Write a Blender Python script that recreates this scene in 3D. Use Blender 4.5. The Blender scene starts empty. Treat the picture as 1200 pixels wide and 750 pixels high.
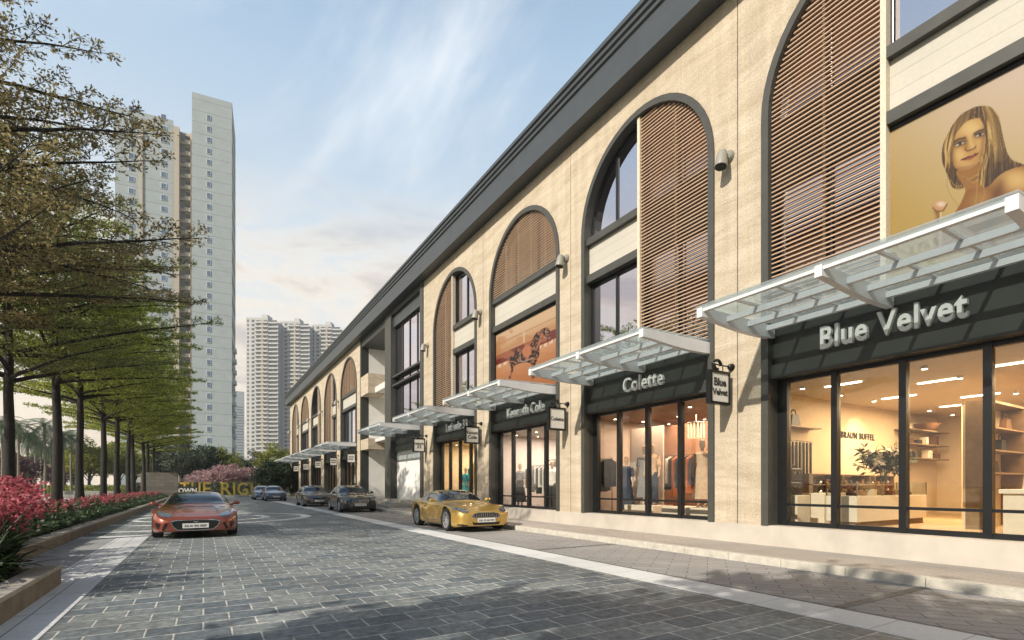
import bpy, bmesh, math, random
import numpy as np
from mathutils import Vector, Matrix, noise as mnoise
from mathutils.bvhtree import BVHTree
R = math.radians
PI = math.pi
random.seed(7)
SC = bpy.context.scene
COL = SC.collection
ORG = {}

# ------------------------------------------------------------------ object helpers
def tag(o, label=None, cat=None, group=None, kind=None):
    if label: o['label'] = label
    if cat: o['category'] = cat
    if group: o['group'] = group
    if kind: o['kind'] = kind
    return o

def thing(name, loc, label, cat, group=None, rz=0.0):
    o = bpy.data.objects.new(name, None)
    o.empty_display_size = .2
    o.location = loc
    o.rotation_euler = (0, 0, rz)
    COL.objects.link(o)
    ORG[o] = Vector(loc)
    return tag(o, label, cat, group)

def link_mesh(name, me, m=None, parent=None, loc=None):
    o = bpy.data.objects.new(name, me)
    COL.objects.link(o)
    if m is not None and not me.materials:
        for mm in (m if isinstance(m, (list, tuple)) else [m]):
            me.materials.append(mm)
    if parent is not None:
        o.parent = parent
        ORG[o] = ORG[parent]
    elif loc is not None:
        o.location = loc
        ORG[o] = Vector(loc)
    else:
        ORG[o] = Vector((0, 0, 0))
    return o

def copy_tree(o, parent=None):
    c = o.copy()
    COL.objects.link(c)
    if parent is not None:
        c.parent = parent
    for ch in list(o.children):
        copy_tree(ch, c)
    return c

class MB:
    """collects faces of one mesh"""
    def __init__(s):
        s.v = []; s.f = []; s.mi = []; s.cur = 0
    def add(s, verts, faces):
        b = len(s.v)
        s.v.extend([tuple(p) for p in verts])
        for f in faces:
            s.f.append(tuple(i + b for i in f)); s.mi.append(s.cur)
    def box(s, x0, x1, y0, y1, z0, z1):
        s.add([(x0,y0,z0),(x1,y0,z0),(x1,y1,z0),(x0,y1,z0),(x0,y0,z1),(x1,y0,z1),(x1,y1,z1),(x0,y1,z1)],
              [(0,3,2,1),(4,5,6,7),(0,1,5,4),(1,2,6,5),(2,3,7,6),(3,0,4,7)])
    def bbox(s, x0, x1, y0, y1, z0, z1, b=.01):
        """box with chamfered edges"""
        bm = bmesh.new()
        bmesh.ops.create_cube(bm, size=1)
        for vv in bm.verts:
            vv.co = Vector(((x0+x1)/2+vv.co.x*(x1-x0), (y0+y1)/2+vv.co.y*(y1-y0), (z0+z1)/2+vv.co.z*(z1-z0)))
        bmesh.ops.bevel(bm, geom=bm.edges[:], offset=b, segments=2, affect='EDGES', profile=.5)
        s.frombm(bm)
    def frombm(s, bm):
        bm.verts.ensure_lookup_table(); bm.verts.index_update()
        s.add([v.co.copy() for v in bm.verts], [[v.index for v in f.verts] for f in bm.faces])
        bm.free()
    def quad(s, a, b, c, d):
        s.add([a, b, c, d], [(0, 1, 2, 3)])
    def prism(s, pts, axis, a0, a1):
        """polygon pts (p,q) extruded along axis: 'x'->(y,z) 'y'->(x,z) 'z'->(x,y)"""
        def mk(p, a):
            return {'x': (a, p[0], p[1]), 'y': (p[0], a, p[1]), 'z': (p[0], p[1], a)}[axis]
        n = len(pts)
        s.add([mk(p, a0) for p in pts] + [mk(p, a1) for p in pts],
              [tuple(range(n)), tuple(range(2*n-1, n-1, -1))] + [(i, i+n, (i+1) % n+n, (i+1) % n) for i in range(n)])
    def strip(s, outer, inner, axis, a0, a1):
        """solid band between two open polylines of equal length"""
        def mk(p, a):
            return {'x': (a, p[0], p[1]), 'y': (p[0], a, p[1]), 'z': (p[0], p[1], a)}[axis]
        n = len(outer)
        V = [mk(p, a0) for p in outer]+[mk(p, a0) for p in inner]+[mk(p, a1) for p in outer]+[mk(p, a1) for p in inner]
        F = []
        for i in range(n-1):
            F += [(i, i+1, n+i+1, n+i), (2*n+i, 3*n+i, 3*n+i+1, 2*n+i+1), (i, 2*n+i, 2*n+i+1, i+1), (n+i, n+i+1, 3*n+i+1, 3*n+i)]
        F += [(0, n, 3*n, 2*n), (n-1, 3*n-1, 4*n-1, 2*n-1)]
        s.add(V, F)
    def tube(s, pts, rad, n=8, cap=True):
        pts = [Vector(p) for p in pts]
        if not isinstance(rad, (list, tuple)): rad = [rad]*len(pts)
        V = []; F = []
        for i, p in enumerate(pts):
            d = (pts[min(i+1, len(pts)-1)]-pts[max(i-1, 0)]).normalized()
            up = Vector((0, 0, 1)) if abs(d.z) < .95 else Vector((1, 0, 0))
            a = d.cross(up).normalized(); b = d.cross(a).normalized()
            for k in range(n):
                t = 2*PI*k/n
                V.append(p+(a*math.cos(t)+b*math.sin(t))*rad[i])
        for i in range(len(pts)-1):
            for k in range(n):
                F.append((i*n+k, i*n+(k+1) % n, (i+1)*n+(k+1) % n, (i+1)*n+k))
        if cap:
            F.append(tuple(range(n-1, -1, -1))); F.append(tuple((len(pts)-1)*n+k for k in range(n)))
        s.add(V, F)
    def lathe(s, prof, c=(0, 0, 0), n=20, axis='z', sx=1, sy=1):
        V = []; F = []
        for (r, h) in prof:
            for k in range(n):
                t = 2*PI*k/n
                p = (r*math.cos(t)*sx, r*math.sin(t)*sy, h)
                if axis == 'x': p = (h, p[0], p[1])
                if axis == 'y': p = (p[0], h, p[1])
                V.append((p[0]+c[0], p[1]+c[1], p[2]+c[2]))
        for i in range(len(prof)-1):
            for k in range(n):
                F.append((i*n+k, i*n+(k+1) % n, (i+1)*n+(k+1) % n, (i+1)*n+k))
        F.append(tuple(range(n-1, -1, -1))); F.append(tuple((len(prof)-1)*n+k for k in range(n)))
        s.add(V, F)
    def sphere(s, c, r, n=10, sx=1, sy=1, sz=1):
        V = []; F = []; m = n//2+1
        for i in range(m+1):
            ph = PI*i/m
            for k in range(n):
                t = 2*PI*k/n
                V.append((c[0]+r*sx*math.sin(ph)*math.cos(t), c[1]+r*sy*math.sin(ph)*math.sin(t), c[2]-r*sz*math.cos(ph)))
        for i in range(m):
            for k in range(n):
                F.append((i*n+k, i*n+(k+1) % n, (i+1)*n+(k+1) % n, (i+1)*n+k))
        s.add(V, F)
    def build(s, name, m=None, parent=None, loc=None, smooth=False, fixn=True):
        me = bpy.data.meshes.new(name)
        org = ORG[parent] if parent is not None else Vector(loc if loc is not None else (0, 0, 0))
        me.from_pydata([(p[0]-org.x, p[1]-org.y, p[2]-org.z) for p in s.v], [], s.f)
        if any(s.mi): me.polygons.foreach_set('material_index', s.mi)
        if fixn:
            bm = bmesh.new(); bm.from_mesh(me)
            bmesh.ops.remove_doubles(bm, verts=bm.verts[:], dist=1e-5) if smooth else None
            bmesh.ops.recalc_face_normals(bm, faces=bm.faces[:]); bm.to_mesh(me); bm.free()
        if smooth:
            me.polygons.foreach_set('use_smooth', [True]*len(me.polygons))
            try: me.set_sharp_from_angle(angle=R(38))
            except Exception: pass
        me.update()
        return link_mesh(name, me, m, parent, loc)

def np_quads(name, V, m, parent=None, loc=None):
    """V: (N,4,3) array of separate quads"""
    N = V.shape[0]
    me = bpy.data.meshes.new(name)
    me.vertices.add(N*4); me.loops.add(N*4); me.polygons.add(N)
    me.vertices.foreach_set('co', V.reshape(-1).astype(np.float32))
    me.loops.foreach_set('vertex_index', np.arange(N*4, dtype=np.int32))
    me.polygons.foreach_set('loop_start', np.arange(0, N*4, 4, dtype=np.int32))
    me.polygons.foreach_set('loop_total', np.full(N, 4, dtype=np.int32))
    me.update(calc_edges=True)
    return link_mesh(name, me, m, parent, loc)

def leaf_quads(rng, P, length, width, up=.5, dirs=None):
    """diamond leaves at points P (N,3)"""
    N = len(P)
    if dirs is None:
        d = rng.normal(size=(N, 3)); d[:, 2] *= .55
    else:
        d = dirs + rng.normal(size=(N, 3))*.55
    d /= np.linalg.norm(d, axis=1)[:, None]+1e-9
    nrm = rng.normal(size=(N, 3)); nrm[:, 2] += up*3
    w = np.cross(d, nrm); w /= np.linalg.norm(w, axis=1)[:, None]+1e-9
    L = length*(.65+.7*rng.random(N))[:, None]; W = width*(.7+.6*rng.random(N))[:, None]
    return np.stack([P, P+d*L*.5+w*W*.5, P+d*L, P+d*L*.5-w*W*.5], axis=1)

# ------------------------------------------------------------------ materials
def newmat(name):
    m = bpy.data.materials.new(name); m.use_nodes = True
    nt = m.node_tree; nt.nodes.clear()
    out = nt.nodes.new('ShaderNodeOutputMaterial')
    return m, nt, out

def pbr(name, col, rough=.6, metal=0.0, var=.12, scale=6.0, bump=0.0, bscale=None, spec=.5, coat=0.0, stretch=(1, 1, 1), island=0.0, transl=0.0, emit=None, estr=0.0):
    m, nt, out = newmat(name)
    N = nt.nodes.new; L = nt.links.new
    b = N('ShaderNodeBsdfPrincipled')
    b.inputs['Roughness'].default_value = rough
    b.inputs['Metallic'].default_value = metal
    b.inputs['Specular IOR Level'].default_value = spec
    b.inputs['Coat Weight'].default_value = coat
    b.inputs['Coat Roughness'].default_value = .04
    tc = N('ShaderNodeTexCoord'); mp = N('ShaderNodeMapping'); mp.inputs['Scale'].default_value = stretch
    L(tc.outputs['Object'], mp.inputs['Vector'])
    nz = N('ShaderNodeTexNoise'); nz.inputs['Scale'].default_value = scale; nz.inputs['Detail'].default_value = 5; nz.inputs['Roughness'].default_value = .6
    L(mp.outputs['Vector'], nz.inputs['Vector'])
    rp = N('ShaderNodeMapRange'); rp.inputs['From Min'].default_value = .3; rp.inputs['From Max'].default_value = .7
    rp.inputs['To Min'].default_value = 1-var; rp.inputs['To Max'].default_value = 1+var
    L(nz.outputs['Fac'], rp.inputs['Value'])
    fac = rp.outputs['Result']
    if island:
        g = N('ShaderNodeNewGeometry'); ir = N('ShaderNodeMapRange')
        ir.inputs['To Min'].default_value = 1-island; ir.inputs['To Max'].default_value = 1+island
        L(g.outputs['Random Per Island'], ir.inputs['Value'])
        mu = N('ShaderNodeMath'); mu.operation = 'MULTIPLY'
        L(fac, mu.inputs[0]); L(ir.outputs['Result'], mu.inputs[1]); fac = mu.outputs[0]
    mx = N('ShaderNodeVectorMath'); mx.operation = 'SCALE'
    mx.inputs[0].default_value = col[:3]
    L(fac, mx.inputs['Scale'])
    L(mx.outputs['Vector'], b.inputs['Base Color'])
    if bump:
        bp = N('ShaderNodeBump'); bp.inputs['Strength'].default_value = bump; bp.inputs['Distance'].default_value = .02
        if bscale:
            n2 = N('ShaderNodeTexNoise'); n2.inputs['Scale'].default_value = bscale; n2.inputs['Detail'].default_value = 6
            L(mp.outputs['Vector'], n2.inputs['Vector']); L(n2.outputs['Fac'], bp.inputs['Height'])
        else:
            L(nz.outputs['Fac'], bp.inputs['Height'])
        L(bp.outputs['Normal'], b.inputs['Normal'])
    if emit:
        b.inputs['Emission Color'].default_value = (*emit, 1); b.inputs['Emission Strength'].default_value = estr
    sh = b.outputs[0]
    if transl:
        t = N('ShaderNodeBsdfTranslucent'); L(mx.outputs['Vector'], t.inputs['Color'])
        ms = N('ShaderNodeMixShader'); ms.inputs[0].default_value = transl
        L(sh, ms.inputs[1]); L(t.outputs[0], ms.inputs[2]); sh = ms.outputs[0]
    L(sh, out.inputs['Surface'])
    return m

def glassmat(name, tint=(.9, .93, .95), base=.06, ior=1.5, rough=0.0, frost=0.0, gcol=(1, 1, 1)):
    m, nt, out = newmat(name)
    N = nt.nodes.new; L = nt.links.new
    t = N('ShaderNodeBsdfTransparent'); t.inputs[0].default_value = (*tint, 1)
    g = N('ShaderNodeBsdfGlossy'); g.inputs['Roughness'].default_value = rough; g.inputs[0].default_value = (*gcol, 1)
    fr = N('ShaderNodeFresnel'); fr.inputs['IOR'].default_value = ior
    ad = N('ShaderNodeMath'); ad.operation = 'ADD'; ad.inputs[1].default_value = base; ad.use_clamp = True
    L(fr.outputs[0], ad.inputs[0])
    gm = N('ShaderNodeNewGeometry'); iv = N('ShaderNodeMath'); iv.operation = 'SUBTRACT'; iv.inputs[0].default_value = 1.0
    L(gm.outputs['Backfacing'], iv.inputs[1])          # only the outer face of a pane reflects
    mu = N('ShaderNodeMath'); mu.operation = 'MULTIPLY'; L(ad.outputs[0], mu.inputs[0]); L(iv.outputs[0], mu.inputs[1])
    mx = N('ShaderNodeMixShader'); L(mu.outputs[0], mx.inputs[0]); L(t.outputs[0], mx.inputs[1]); L(g.outputs[0], mx.inputs[2])
    sh = mx.outputs[0]
    if frost:
        d = N('ShaderNodeBsdfTranslucent'); d.inputs[0].default_value = (.75, .8, .8, 1)
        d2 = N('ShaderNodeBsdfDiffuse'); d2.inputs[0].default_value = (.75, .8, .8, 1)
        mm = N('ShaderNodeMixShader'); mm.inputs[0].default_value = .5; L(d.outputs[0], mm.inputs[1]); L(d2.outputs[0], mm.inputs[2])
        m3 = N('ShaderNodeMixShader'); m3.inputs[0].default_value = frost; L(sh, m3.inputs[1]); L(mm.outputs[0], m3.inputs[2]); sh = m3.outputs[0]
    L(sh, out.inputs['Surface'])
    return m

def emis(name, col, s):
    m, nt, out = newmat(name)
    e = nt.nodes.new('ShaderNodeEmission'); e.inputs[0].default_value = (*col, 1); e.inputs[1].default_value = s
    nt.links.new(e.outputs[0], out.inputs['Surface'])
    return m

def brickmat(name, c1, c2, mortar, bw, rh, ms=.02, rough=.7, bump=.6, offset=.5, rot=0.0, noise_s=14, noise_v=.35, bias=0.0, big_v=.15, smooth=.2, axes='xy'):
    m, nt, out = newmat(name)
    N = nt.nodes.new; L = nt.links.new
    b = N('ShaderNodeBsdfPrincipled'); b.inputs['Roughness'].default_value = rough
    tc = N('ShaderNodeTexCoord'); mp = N('ShaderNodeMapping')
    mp.inputs['Rotation'].default_value = (0, 0, rot) if axes == 'xy' else ((R(-90), 0, 0) if axes == 'xz' else (0, 0, 0))
    src = tc.outputs['Object']
    if axes == 'yz':
        sp = N('ShaderNodeSeparateXYZ'); cb = N('ShaderNodeCombineXYZ')
        L(src, sp.inputs[0]); L(sp.outputs['Y'], cb.inputs['X']); L(sp.outputs['Z'], cb.inputs['Y']); src = cb.outputs[0]
    L(src, mp.inputs['Vector'])
    wob = N('ShaderNodeTexNoise'); wob.inputs['Scale'].default_value = 5.0; wob.inputs['Detail'].default_value = 2
    L(mp.outputs['Vector'], wob.inputs['Vector'])
    sb = N('ShaderNodeVectorMath'); sb.operation = 'SUBTRACT'; sb.inputs[1].default_value = (.5, .5, .5)
    L(wob.outputs['Color'], sb.inputs[0])
    sc_ = N('ShaderNodeVectorMath'); sc_.operation = 'SCALE'; sc_.inputs['Scale'].default_value = .05 if ms > .012 else .004
    L(sb.outputs[0], sc_.inputs[0])
    ad = N('ShaderNodeVectorMath'); ad.operation = 'ADD'
    L(mp.outputs['Vector'], ad.inputs[0]); L(sc_.outputs[0], ad.inputs[1])
    br = N('ShaderNodeTexBrick'); br.offset = offset
    br.inputs['Scale'].default_value = 1; br.inputs['Brick Width'].default_value = bw; br.inputs['Row Height'].default_value = rh
    br.inputs['Mortar Size'].default_value = ms; br.inputs['Mortar Smooth'].default_value = smooth; br.inputs['Bias'].default_value = bias
    br.inputs['Color1'].default_value = (*c1, 1); br.inputs['Color2'].default_value = (*c2, 1); br.inputs['Mortar'].default_value = (*mortar, 1)
    L(ad.outputs[0], br.inputs['Vector'])
    nz = N('ShaderNodeTexNoise'); nz.inputs['Scale'].default_value = noise_s; nz.inputs['Detail'].default_value = 8; nz.inputs['Roughness'].default_value = .7
    L(mp.outputs['Vector'], nz.inputs['Vector'])
    rp = N('ShaderNodeMapRange'); rp.inputs['From Min'].default_value = .3; rp.inputs['From Max'].default_value = .7; rp.inputs['To Min'].default_value = 1-noise_v; rp.inputs['To Max'].default_value = 1+noise_v
    L(nz.outputs['Fac'], rp.inputs['Value'])
    n3 = N('ShaderNodeTexNoise'); n3.inputs['Scale'].default_value = .5; n3.inputs['Detail'].default_value = 3
    L(mp.outputs['Vector'], n3.inputs['Vector'])
    r3 = N('ShaderNodeMapRange'); r3.inputs['From Min'].default_value = .3; r3.inputs['From Max'].default_value = .7; r3.inputs['To Min'].default_value = 1-big_v; r3.inputs['To Max'].default_value = 1+big_v
    L(n3.outputs['Fac'], r3.inputs['Value'])
    mu = N('ShaderNodeMath'); mu.operation = 'MULTIPLY'; L(rp.outputs[0], mu.inputs[0]); L(r3.outputs[0], mu.inputs[1])
    mx = N('ShaderNodeVectorMath'); mx.operation = 'SCALE'; L(br.outputs['Color'], mx.inputs[0]); L(mu.outputs[0], mx.inputs['Scale'])
    L(mx.outputs[0], b.inputs['Base Color'])
    # height: bricks up, joints down, plus grain
    hh = N('ShaderNodeMath'); hh.operation = 'MULTIPLY_ADD'; hh.inputs[1].default_value = -1.0
    L(br.outputs['Fac'], hh.inputs[0]); 
    gs = N('ShaderNodeMath'); gs.operation = 'MULTIPLY'; gs.inputs[1].default_value = .5; L(nz.outputs['Fac'], gs.inputs[0])
    L(gs.outputs[0], hh.inputs[2])
    bp = N('ShaderNodeBump'); bp.inputs['Strength'].default_value = bump; bp.inputs['Distance'].default_value = .015
    L(hh.outputs[0], bp.inputs['Height']); L(bp.outputs[0], b.inputs['Normal'])
    L(b.outputs[0], out.inputs['Surface'])
    return m

def attrmat(name, rough=.35):
    m, nt, out = newmat(name)
    b = nt.nodes.new('ShaderNodeBsdfPrincipled'); b.inputs['Roughness'].default_value = rough
    a = nt.nodes.new('ShaderNodeAttribute'); a.attribute_name = 'print'
    nt.links.new(a.outputs['Color'], b.inputs['Base Color']); nt.links.new(b.outputs[0], out.inputs['Surface'])
    return m

def stonemat(name, col):
    m, nt, out = newmat(name)
    N = nt.nodes.new; L = nt.links.new
    b = N('ShaderNodeBsdfPrincipled'); b.inputs['Roughness'].default_value = .8; b.inputs['Specular IOR Level'].default_value = .25
    tc = N('ShaderNodeTexCoord'); mp = N('ShaderNodeMapping'); mp.inputs['Scale'].default_value = (1, .55, 2.6); mp.inputs['Rotation'].default_value = (R(-7), 0, 0)
    L(tc.outputs['Object'], mp.inputs['Vector'])
    n1 = N('ShaderNodeTexNoise'); n1.inputs['Scale'].default_value = 1.3; n1.inputs['Detail'].default_value = 9; n1.inputs['Roughness'].default_value = .68; n1.inputs['Distortion'].default_value = .6
    n2 = N('ShaderNodeTexNoise'); n2.inputs['Scale'].default_value = 26; n2.inputs['Detail'].default_value = 6; n2.inputs['Roughness'].default_value = .7
    L(mp.outputs[0], n1.inputs['Vector']); L(tc.outputs['Object'], n2.inputs['Vector'])
    cr = N('ShaderNodeValToRGB'); e = cr.color_ramp.elements
    e[0].position = .32; e[0].color = (col[0]*.80, col[1]*.77, col[2]*.71, 1)
    e[1].position = .66; e[1].color = (col[0]*1.08, col[1]*1.08, col[2]*1.08, 1)
    L(n1.outputs['Fac'], cr.inputs[0])
    r2 = N('ShaderNodeMapRange'); r2.inputs['From Min'].default_value = .3; r2.inputs['From Max'].default_value = .7; r2.inputs['To Min'].default_value = .76; r2.inputs['To Max'].default_value = 1.14
    L(n2.outputs['Fac'], r2.inputs['Value'])
    mx = N('ShaderNodeVectorMath'); mx.operation = 'SCALE'; L(cr.outputs[0], mx.inputs[0]); L(r2.outputs[0], mx.inputs['Scale'])
    mps = N('ShaderNodeMapping'); mps.inputs['Scale'].default_value = (1, 3.2, .16); L(tc.outputs['Object'], mps.inputs[0])
    n3 = N('ShaderNodeTexNoise'); n3.inputs['Scale'].default_value = 1.0; n3.inputs['Detail'].default_value = 6; n3.inputs['Roughness'].default_value = .65; L(mps.outputs[0], n3.inputs['Vector'])
    r3 = N('ShaderNodeMapRange'); r3.inputs['From Min'].default_value = .35; r3.inputs['From Max'].default_value = .7; r3.inputs['To Min'].default_value = 1.05; r3.inputs['To Max'].default_value = .84   # rain streaks
    L(n3.outputs['Fac'], r3.inputs['Value'])
    mx2 = N('ShaderNodeVectorMath'); mx2.operation = 'SCALE'; L(mx.outputs[0], mx2.inputs[0]); L(r3.outputs[0], mx2.inputs['Scale'])
    L(mx2.outputs[0], b.inputs['Base Color'])
    a = N('ShaderNodeMath'); a.operation = 'MULTIPLY_ADD'; a.inputs[1].default_value = .6
    L(n2.outputs['Fac'], a.inputs[0]); L(n1.outputs['Fac'], a.inputs[2])
    bp = N('ShaderNodeBump'); bp.inputs['Strength'].default_value = .8; bp.inputs['Distance'].default_value = .03
    L(a.outputs[0], bp.inputs['Height']); L(bp.outputs[0], b.inputs['Normal'])
    L(b.outputs[0], out.inputs['Surface'])
    return m

M = {}
M['stone'] = stonemat('sandstone', (.56, .485, .375))
M['trim'] = pbr('grey_trim', (.058, .058, .050), .5, var=.15, scale=3)
M['cornice'] = pbr('cornice_metal', (.052, .060, .065), .45, var=.1, scale=2)
M['black'] = pbr('black_metal', (.008, .009, .010), .35, var=.2)
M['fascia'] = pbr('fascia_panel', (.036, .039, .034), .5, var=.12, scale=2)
M['spandrel'] = brickmat('spandrel_boards', (.47, .45, .385), (.50, .475, .41), (.33, .31, .27), 40, .3, ms=.006, rough=.7, bump=.25, noise_v=.05, big_v=.05, axes='yz')
M['louvre'] = pbr('louvre_timber', (.44, .31, .21), .55, var=.2, scale=3, stretch=(1, .3, 12))
M['stile'] = pbr('stile_stone', (.62, .54, .42), .7, var=.15, scale=20, bump=.3)
M['plinth'] = pbr('plinth_stone', (.48, .44, .38), .6, var=.13, scale=1.3, bump=.1, bscale=30)
M['white'] = pbr('white_paint', (.66, .67, .68), .4, var=.05, scale=4)
M['plaster'] = pbr('white_plaster', (.72, .71, .68), .8, var=.06, scale=2)
M['glass'] = glassmat('shop_glass', (.93, .94, .92), base=.03, ior=1.45)
M['glass_up'] = glassmat('window_glass', (.60, .58, .66), base=.60, ior=1.6, gcol=(.97, .93, 1.0))
M['canopy_glass'] = glassmat('canopy_glass', (.80, .87, .88), base=.10, ior=1.5, rough=.08, frost=.26)
M['letters'] = pbr('letter_white', (.80, .81, .78), .4, var=.03)
M['ink'] = pbr('ink_dark', (.03, .03, .03), .6)
M['signface'] = pbr('sign_face', (.78, .77, .71), .45, var=.04)
M['lampgrey'] = pbr('lamp_grey', (.27, .26, .22), .45, var=.08)
M['dark'] = pbr('dark_void', (.02, .02, .02), .8)
M['concrete'] = pbr('concrete', (.42, .40, .36), .85, var=.18, scale=4, bump=.3, bscale=40)
# ================================================================== the shopping arcade
FX = 10.0            # facade plane
ZP = .544            # plinth top
HW, HI = 2.38, 2.23  # opening half width: outer / inside trim
ZS = 8.98            # springing of the arches
ZT = 12.5
ARC = thing('shopping_arcade', (FX, 34, 0), 'long three storey sandstone shopping arcade with tall arched bays and dark cornice', 'building')

def arch_pts(c, hw, z0, n=26, rise=None):
    rise = rise or hw*1.03
    p = [(c+hw, z0)]
    for i in range(n+1):
        t = PI*i/n
        p.append((c+hw*math.cos(t), ZS+rise*math.sin(t)))
    p.append((c-hw, z0))
    return p

def chord(c, hw, z):
    """half width of the arch at height z"""
    if z <= ZS: return hw
    q = 1-((z-ZS)/(hw*1.03))**2
    return hw*math.sqrt(q) if q > 0 else 0

def text_mesh(body, width=None, height=None, bold=0.0, extrude=.02, align='CENTER', spacing=1.0):
    cu = bpy.data.curves.new('txt', 'FONT'); cu.body = body; cu.size = 1; cu.extrude = .02; cu.offset = bold
    cu.align_x = align; cu.space_line = .95; cu.space_character = spacing; cu.resolution_u = 3
    o = bpy.data.objects.new('txt', cu); COL.objects.link(o)
    dg = bpy.context.evaluated_depsgraph_get(); dg.update()
    me = bpy.data.meshes.new_from_object(o.evaluated_get(dg))
    bpy.data.objects.remove(o); bpy.data.curves.remove(cu)
    co = np.empty(len(me.vertices)*3, np.float32); me.vertices.foreach_get('co', co); co = co.reshape(-1, 3)
    F = [tuple(p.vertices) for p in me.polygons]
    bpy.data.meshes.remove(me)
    lo = co.min(0); hi = co.max(0)
    co[:, 0] -= (lo[0]+hi[0])/2
    sx = width/(hi[0]-lo[0]) if width else None
    sy = height/(hi[1]-lo[1]) if height else None
    sx = sx or sy; sy = sy or sx
    co[:, 0] *= sx; co[:, 1] = (co[:, 1]-(lo[1] if height and '\n' in body else 0))*sy
    co[:, 2] *= extrude/.02
    return co, F

def put_text(mb, body, origin, facing, **k):
    co, F = text_mesh(body, **k)
    ox, oy, oz = origin
    if facing == '-x':   V = [(ox-c[2], oy-c[0], oz+c[1]) for c in co]
    elif facing == '-y': V = [(ox+c[0], oy-c[2], oz+c[1]) for c in co]
    elif facing == '+z': V = [(ox+c[0], oy+c[1], oz+c[2]) for c in co]
    mb.add([tuple(float(q) for q in v) for v in V], F)
    return co

def wall_bay(y0, y1, c, hw=HW):
    mb = MB()
    a = arch_pts(c, hw, ZP)
    P = [(y1, ZP)] + a + [(y0, ZP), (y0, ZT), (y1, ZT)]
    mb.prism(P, 'x', FX, FX+.42)
    mb.build('wall_panel', M['stone'], ARC)

def trim_arch(c, hw=HW):
    mb = MB()
    o = arch_pts(c, hw+.004, ZP); i = arch_pts(c, hw-.15, ZP)
    mb.strip(o, i, 'x', FX-.05, FX+.40)
    mb.build('arch_frame', M['trim'], ARC)

def louvre(c, y0, y1, z0, z1, x=FX+.06, hw=HI, frame=True):
    """timber slats filling the arch between y0..y1"""
    mb = MB()
    z = z0+.05
    while z < z1:
        w = chord(c, hw, z+.02)-.01
        a, b = max(y0, c-w), min(y1, c+w)
        if b-a > .05:
            mb.add([(x, a, z), (x+.06, a, z+.014), (x+.06, b, z+.014), (x, b, z), (x, a, z+.026), (x+.06, a, z+.04), (x+.06, b, z+.04), (x, b, z+.026)],
                   [(0,3,2,1),(4,5,6,7),(0,1,5,4),(1,2,6,5),(2,3,7,6),(3,0,4,7)])
        z += .092
    o = mb.build('louvre_screen', M['louvre'], ARC)
    if frame:
        fb = MB()
        for ye in (y0, y1):
            if abs(ye-c) < hw-.2:   # free edge inside the arch
                s = -1 if ye == y0 else 1
                w = chord_z(c, hw, ye)
                fb.box(x-.045, x+.12, min(ye, ye+s*.09), max(ye, ye+s*.09), z0, w)
        # back battens
        n = max(2, int((y1-y0)/.75))
        for k in range(1, n):
            yy = y0+(y1-y0)*k/n
            fb.box(x+.08, x+.11, yy-.02, yy+.02, z0, chord_z(c, hw, yy)-.02)
        fb.build('stile', M['stile'], o)
    return o

def chord_z(c, hw, y):
    q = 1-((y-c)/hw)**2
    return ZS+hw*1.03*math.sqrt(max(q, 0))

def window(c, y0, y1, z0, z1, nm, x=FX+.27, hw=HI, arch=False, mull=.07):
    """black framed window with nm mullions; clipped by the arch when arch is set"""
    top = lambda y: min(z1, chord_z(c, hw, y)) if arch else z1
    fb = MB()
    fb.box(x-.04, x+.06, y0, y1, z0, z0+.08)
    if not arch:
        fb.box(x-.04, x+.06, y0, y1, z1-.08, z1)
        fb.box(x-.041, x+.061, y0, y0+.08, z0, z1); fb.box(x-.041, x+.061, y1-.08, y1, z0, z1)
    else:
        ys = [y0+(y1-y0)*k/20 for k in range(21)]
        fb.strip([(y, max(z0, top(y))) for y in ys], [(y, max(z0, top(y)-.1)) for y in ys], 'x', x-.04, x+.06)
        for e, s in ((y0, 1), (y1, -1)):
            if top(e)-z0 > .2: fb.box(x-.041, x+.061, min(e, e+s*.08), max(e, e+s*.08), z0, top(e))
    ym = [y0+(y1-y0)*(k+1)/(nm+1) for k in range(nm)]
    for y in ym:
        if top(y)-z0 > .1: fb.box(x-.042, x+.062, y-mull/2, y+mull/2, z0, top(y))
    w = fb.build('window', M['black'], ARC)
    ed = [y0]+ym+[y1]
    for a, b in zip(ed[:-1], ed[1:]):
        ys = [a+(b-a)*k/8 for k in range(9)]
        P = [(y, max(z0+.001, top(y)-.01)) for y in ys]
        pb = MB(); pb.prism([(b, z0+.01), (a, z0+.01)] + P, 'x', x+.004, x+.012)
        pb.build('pane', M['glass_up'], w)
    return w

def transom(y0, y1, z0, z1, x=FX+.03):
    mb = MB(); mb.box(x, FX+.36, y0, y1, z0, z1); mb.build('transom', M['trim'], ARC)

def spandrel(y0, y1, z0, z1):
    mb = MB(); mb.box(FX+.16, FX+.34, y0, y1, z0, z1); mb.build('spandrel_panel', M['spandrel'], ARC)

ZA0, ZA1, ZB0, ZB1 = 8.69, 8.89, 7.55, 7.77
ZF0, ZF1 = 3.56, 4.78

def sign_fascia(c, hw, text=None, **k):
    mb = MB()
    x = FX+.14
    mb.box(x, FX+.36, c-hw, c+hw, ZF0+.30, ZF1)          # main board
    mb.box(x-.07, FX+.36, c-hw, c+hw, ZF0+.05, ZF0+.292)  # lower ledge
    mb.box(x-.11, FX+.36, c-hw, c+hw, ZF0, ZF0+.048)
    o = mb.build('sign_fascia', M['fascia'], ARC)
    if text:
        t = MB(); serif = k.pop('serif', False); dy = k.pop('dy', 0)
        put_text(t, text, (x-.035, c+dy, 3.97), '-x', **k)
        t.build('lettering', M['letters'], o)
    return o

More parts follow.
